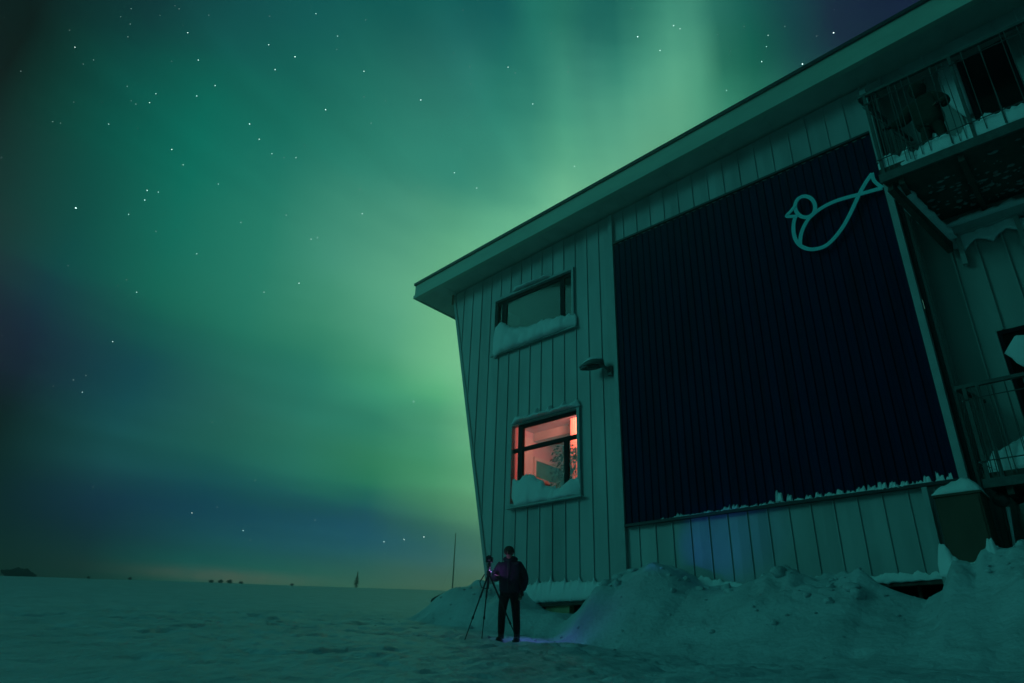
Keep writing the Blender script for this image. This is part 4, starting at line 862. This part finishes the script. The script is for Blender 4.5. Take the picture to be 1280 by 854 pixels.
# ---------------------------------------------------------------- far things on the snow plain
def place(az_, r): a = math.radians(az_); x, y = r * math.sin(a), r * math.cos(a); return x, y, gz(x, y)
def fir(label, az_, r, h, seed, group=None):
    x, y, z = place(az_, r); t = empty('small_fir', label, 'tree', (x, y, z - .1), 0, group); rr = random.Random(seed)
    q = MB().tube([(x, y, z - .2), (x, y, z + h * .95)], [h * .05, h * .01], 6); q.build('trunk', M['bark'], t)
    q = MB()
    for i in range(140):
        u = rr.random() ** .8; zz = z + h * (.08 + .9 * u); w_ = h * .24 * (1 - u) * rr.uniform(.4, 1.25) + .02; a = rr.uniform(0, 6.28)
        tip = Vector((x + w_ * math.cos(a), y + w_ * math.sin(a), zz - h * .06)); p = Vector((x, y, zz)); s_ = Vector((-math.sin(a), math.cos(a), 0)) * h * .035
        q.add([p + s_, p - s_, tip - s_ * .3 + Vector((0, 0, -h*.02)), tip + s_ * .3], [(0, 1, 2, 3)]); q.add([p + Vector((0, 0, h*.03)), p - Vector((0, 0, h*.03)), tip], [(0, 1, 2)])
    q.build('crown', M['fir'], t); return t
fir('dark small fir standing alone on the snow plain', -54.2, 82, 1.75, 1)
for k, (a, r, s) in enumerate(((-72.3, 88, .36), (-69.8, 88, .42), (-64.55, 84, .5), (-63.9, 84, .55), (-63.3, 84, .6), (-62.5, 84, .42), (-58.9, 80, .36))):
    x, y, z = place(a, r); q = MB(); rr = random.Random(k)
    for i in range(60):
        p = Vector((x, y, z)); d = Vector((rr.gauss(0, .5), rr.gauss(0, .5), rr.uniform(.2, 1))).normalized() * s * rr.uniform(.4, .75); w_ = d.orthogonal().normalized() * s * .09
        q.add([p - w_, p + w_, p + d + w_ * .4, p + d - w_ * .4], [(0, 1, 2, 3)])
    o = q.build('shrub', M['fir'], None)
    lab = ['leftmost single dark shrub past the low rock on the far snow', 'second single dark shrub right of the low rock on the far snow', 'first shrub from the left in the distant cluster of four', 'second shrub from the left in the distant cluster of four', 'third and largest shrub in the distant cluster of four', 'rightmost shrub in the distant cluster of four', 'tiny dark shrub standing alone right of the cluster of four'][k]
    tag(o, lab, 'shrub', 'dark shrubs on the far snow')
x, y, z = place(-76.3, 92); q = MB().ellip((x, y, z + .25), (1.0, 1.7, .42), 20, 12)
o = q.build('boulder', M['rock'], None, smooth=True)
for v in o.data.vertices: n_ = fbm(v.co.x * .9, v.co.y * .9, v.co.z * 1.2, 4); v.co.z += .3 * n_; v.co.x += .3 * n_
tag(o, 'low dark boulder on the snow at the far left', 'rock')
x, y, z = place(-46.85, 78); t = empty('antenna_mast', 'tall thin mast rising from the snow left of the building', 'mast', (x, y, z))
MB().tube([(x, y, z - .3), (x, y, z + 6.0)], [.09, .045], 8).build('pole', M['rail'], t); MB().box(x - .12, y - .12, z - .1, x + .12, y + .12, z + .12).build('footing', M['rail'], t)
for hh, aa in ((2.6, 120), (2.6, 240), (2.6, 0)):
    a = math.radians(aa); MB().tube([(x, y, z + 3.4), (x + 1.2 * math.cos(a), y + 1.2 * math.sin(a), z)], .008, 4).build('guy_wire', M['rail'], t)
# dark rock nose showing on the mound left of the building
x, y = -14.0, 13.0; q = MB().ellip((x, y, gz(x, y) - .02), (.55, .35, .16), 18, 10); o = q.build('boulder', M['rock'], None, smooth=True)
for v in o.data.vertices: v.co.z += .07 * fbm(v.co.x * 3, v.co.y * 3, 1, 4)
tag(o, 'dark rock showing through the mound left of the building', 'rock')
# ---------------------------------------------------------------- stars
STARS = [(-80.29, 29.84, 5.0), (-76.74, 43.94, 2.0), (-65.78, 48.51, 2.0), (-81.63, 43.69, 1.0), (-81.28, 42.77, 1.0), (-81.1, 41.94, 1.0), (-84.34, 39.76, 2.0), (-82.81, 39.55, 1.0), (-75.22, 42.53, 2.0), (-69.58, 45.36, 2.0), (-66.87, 45.21, 3.0), (-70.18, 47.22, 1.0), (-68.44, 43.89, 2.0), (-73.24, 41.33, 2.0), (-74.47, 40.17, 2.0), (-63.15, 47.53, 1.5), (-62.97, 46.61, 1.0), (-60.55, 49.14, 1.0), (-59.81, 45.65, 2.0), (-53.47, 44.47, 3.0), (-62.93, 42.24, 3.0), (-57.13, 43.92, 1.0), (-48.26, 46.11, 1.0), (-48.49, 47.36, 1.0), (-50.41, 48.18, 1.0), (-44.16, 47.52, 2.0), (-49.25, 39.35, 2.0), (-46.85, 38.32, 2.0), (-52.66, 37.91, 1.0), (-58.26, 42.08, 1.0), (-69.5, 39.6, 3.0), (-68.36, 38.76, 2.0), (-66.97, 38.02, 1.5), (-64.78, 38.22, 1.5), (-75.11, 35.99, 2.5), (-73.92, 35.23, 1.5), (-75.97, 32.65, 2.5), (-75.92, 31.94, 2.5), (-75.14, 32.79, 1.5), (-76.71, 30.6, 1.5), (-70.79, 34.7, 1.5), (-68.23, 32.41, 1.5), (-64.58, 33.8, 1.5), (-62.03, 32.42, 2.0), (-61.49, 32.64, 2.0), (-57.8, 35.16, 2.5), (-58.36, 36.96, 1.2), (-72.98, 30.54, 1.0), (-74.45, 30.04, 1.0), (-77.87, 38.5, 2.0), (-77.63, 39.24, 1.5), (-79.86, 38.9, 1.2), (-78.81, 38.03, 1.0), (-80.18, 36.04, 1.5), (-83.27, 34.82, 1.0), (-83.79, 34.7, 1.0), (-65.84, 37.98, 1.0), (-64.21, 39.26, 1.0), (-71.02, 29.29, 1.5), (-65.1, 27.64, 1.5), (-62.36, 28.86, 2.5), (-58.91, 29.3, 1.0), (-74.51, 25.43, 1.5), (-75.92, 25.52, 1.0), (-79.48, 25.9, 1.0), (-61.52, 25.3, 1.0), (-57.91, 32.34, 1.2), (-66.47, 28.62, 1.0), (-51.19, 20.69, 3.0), (-51.87, 23.89, 1.2), (-75.99, 17.69, 1.5), (-76.76, 18.38, 1.0), (-75.08, 21.58, 2.0), (-66.83, 10.54, 2.5), (-70.71, 9.97, 1.0), (-63.05, 9.66, 2.5), (-67.94, 9.85, 1.0), (-62.42, 9.03, 1.0), (-57.94, 10.86, 1.2), (-51.04, 13.06, 1.0), (-62.89, 13.38, 1.0), (-52.46, 9.62, 4.0), (-50.92, 9.88, 4.0), (-49.36, 10.14, 4.0), (-52.3, 8.73, 1.7), (-49.2, 9.01, 1.2), (-52.04, 10.36, 1.0), (-25.38, 49.44, 2.5), (-24.73, 49.13, 2.0), (-29.43, 49.15, 3.5), (-27.11, 47.95, 2.0), (-18.12, 48.14, 1.0), (-14.24, 47.26, 1.2), (-20.88, 48.13, 1.0), (-16.32, 46.37, 1.5), (-15.97, 47.07, 1.5), (-17.03, 45.47, 2.5), (-19.86, 46.78, 1.0), (-20.82, 44.17, 2.5), (-13.38, 44.43, 4.0), (-10.08, 45.69, 4.0), (-11.58, 45.9, 1.0), (-41.28, 44.91, 2.0), (-36.83, 40.15, 2.0), (-39.4, 39.27, 1.2), (-29.92, 51.1, 1.0), (-37.38, 47.19, 1.0), (-43.33, 47.14, 1.0), (-86.95, 36.8, 1.0), (-82.14, 42.9, 0.8), (-85.14, 40.57, 0.8), (-83.38, 39.01, 0.8), (-78.06, 45.14, 1.0), (-75.51, 45.61, 1.0), (-85.84, 31.21, 1.0)]

rr = random.Random(21)
for i in range(170): STARS.append((rr.uniform(-95, 0), rr.uniform(9, 60), rr.choice((.5, .6, .8))))
for i in range(160): STARS.append((rr.uniform(0, 265), rr.uniform(9, 85), rr.choice((.5, .7, 1, 1.4, 2))))
q = MB(); D = 6000
q2 = MB()
for a, e, mg in STARS:
    a, e = math.radians(a), math.radians(e); c = Vector((math.sin(a) * math.cos(e), math.cos(a) * math.cos(e), math.sin(e))) * D
    s = {True: 1.3 + .95 * mg, False: 1.0 + 1.5 * mg}[mg >= 1.5]; tgt = q if mg >= 1.5 else q2
    v = [(s, 0, 0), (-s, 0, 0), (0, s, 0), (0, -s, 0), (0, 0, s), (0, 0, -s)]
    tgt.add([c + Vector(p) for p in v], [(0, 2, 4), (2, 1, 4), (1, 3, 4), (3, 0, 4), (2, 0, 5), (1, 2, 5), (3, 1, 5), (0, 3, 5)])
def emis(name, c, s):
    m = bpy.data.materials.new(name); m.use_nodes = True; t = m.node_tree; t.nodes.clear(); e = t.nodes.new('ShaderNodeEmission'); o = t.nodes.new('ShaderNodeOutputMaterial')
    e.inputs[0].default_value = (*c, 1); e.inputs[1].default_value = s; t.links.new(e.outputs[0], o.inputs[0]); m.cycles.emission_sampling = 'NONE'; return m
for nm, mb_, s, l in (('bright_stars', q, 3.4, 'brighter stars scattered over the green night sky'), ('faint_stars', q2, 1.1, 'faint stars scattered over the green night sky')):
    o = mb_.build(nm, emis(nm, (.72, 1, .95), s)); tag(o, l, 'stars', None, 'stuff')

# ---------------------------------------------------------------- thin ice haze over the snow
hm = bpy.data.materials.new('ice_haze'); hm.use_nodes = True; t = hm.node_tree; t.nodes.clear()
pv = t.nodes.new('ShaderNodeVolumePrincipled'); pv.inputs['Color'].default_value = (.80, .92, .92, 1); pv.inputs['Density'].default_value = .007; pv.inputs['Anisotropy'].default_value = .85
mo_ = t.nodes.new('ShaderNodeOutputMaterial'); t.links.new(pv.outputs[0], mo_.inputs['Volume'])
o = MB().box(-1500, -1500, -16, 1500, 1500, 24).build('haze', hm, None); tag(o, 'thin ice haze lying over the whole snow plain', None, None, 'stuff')
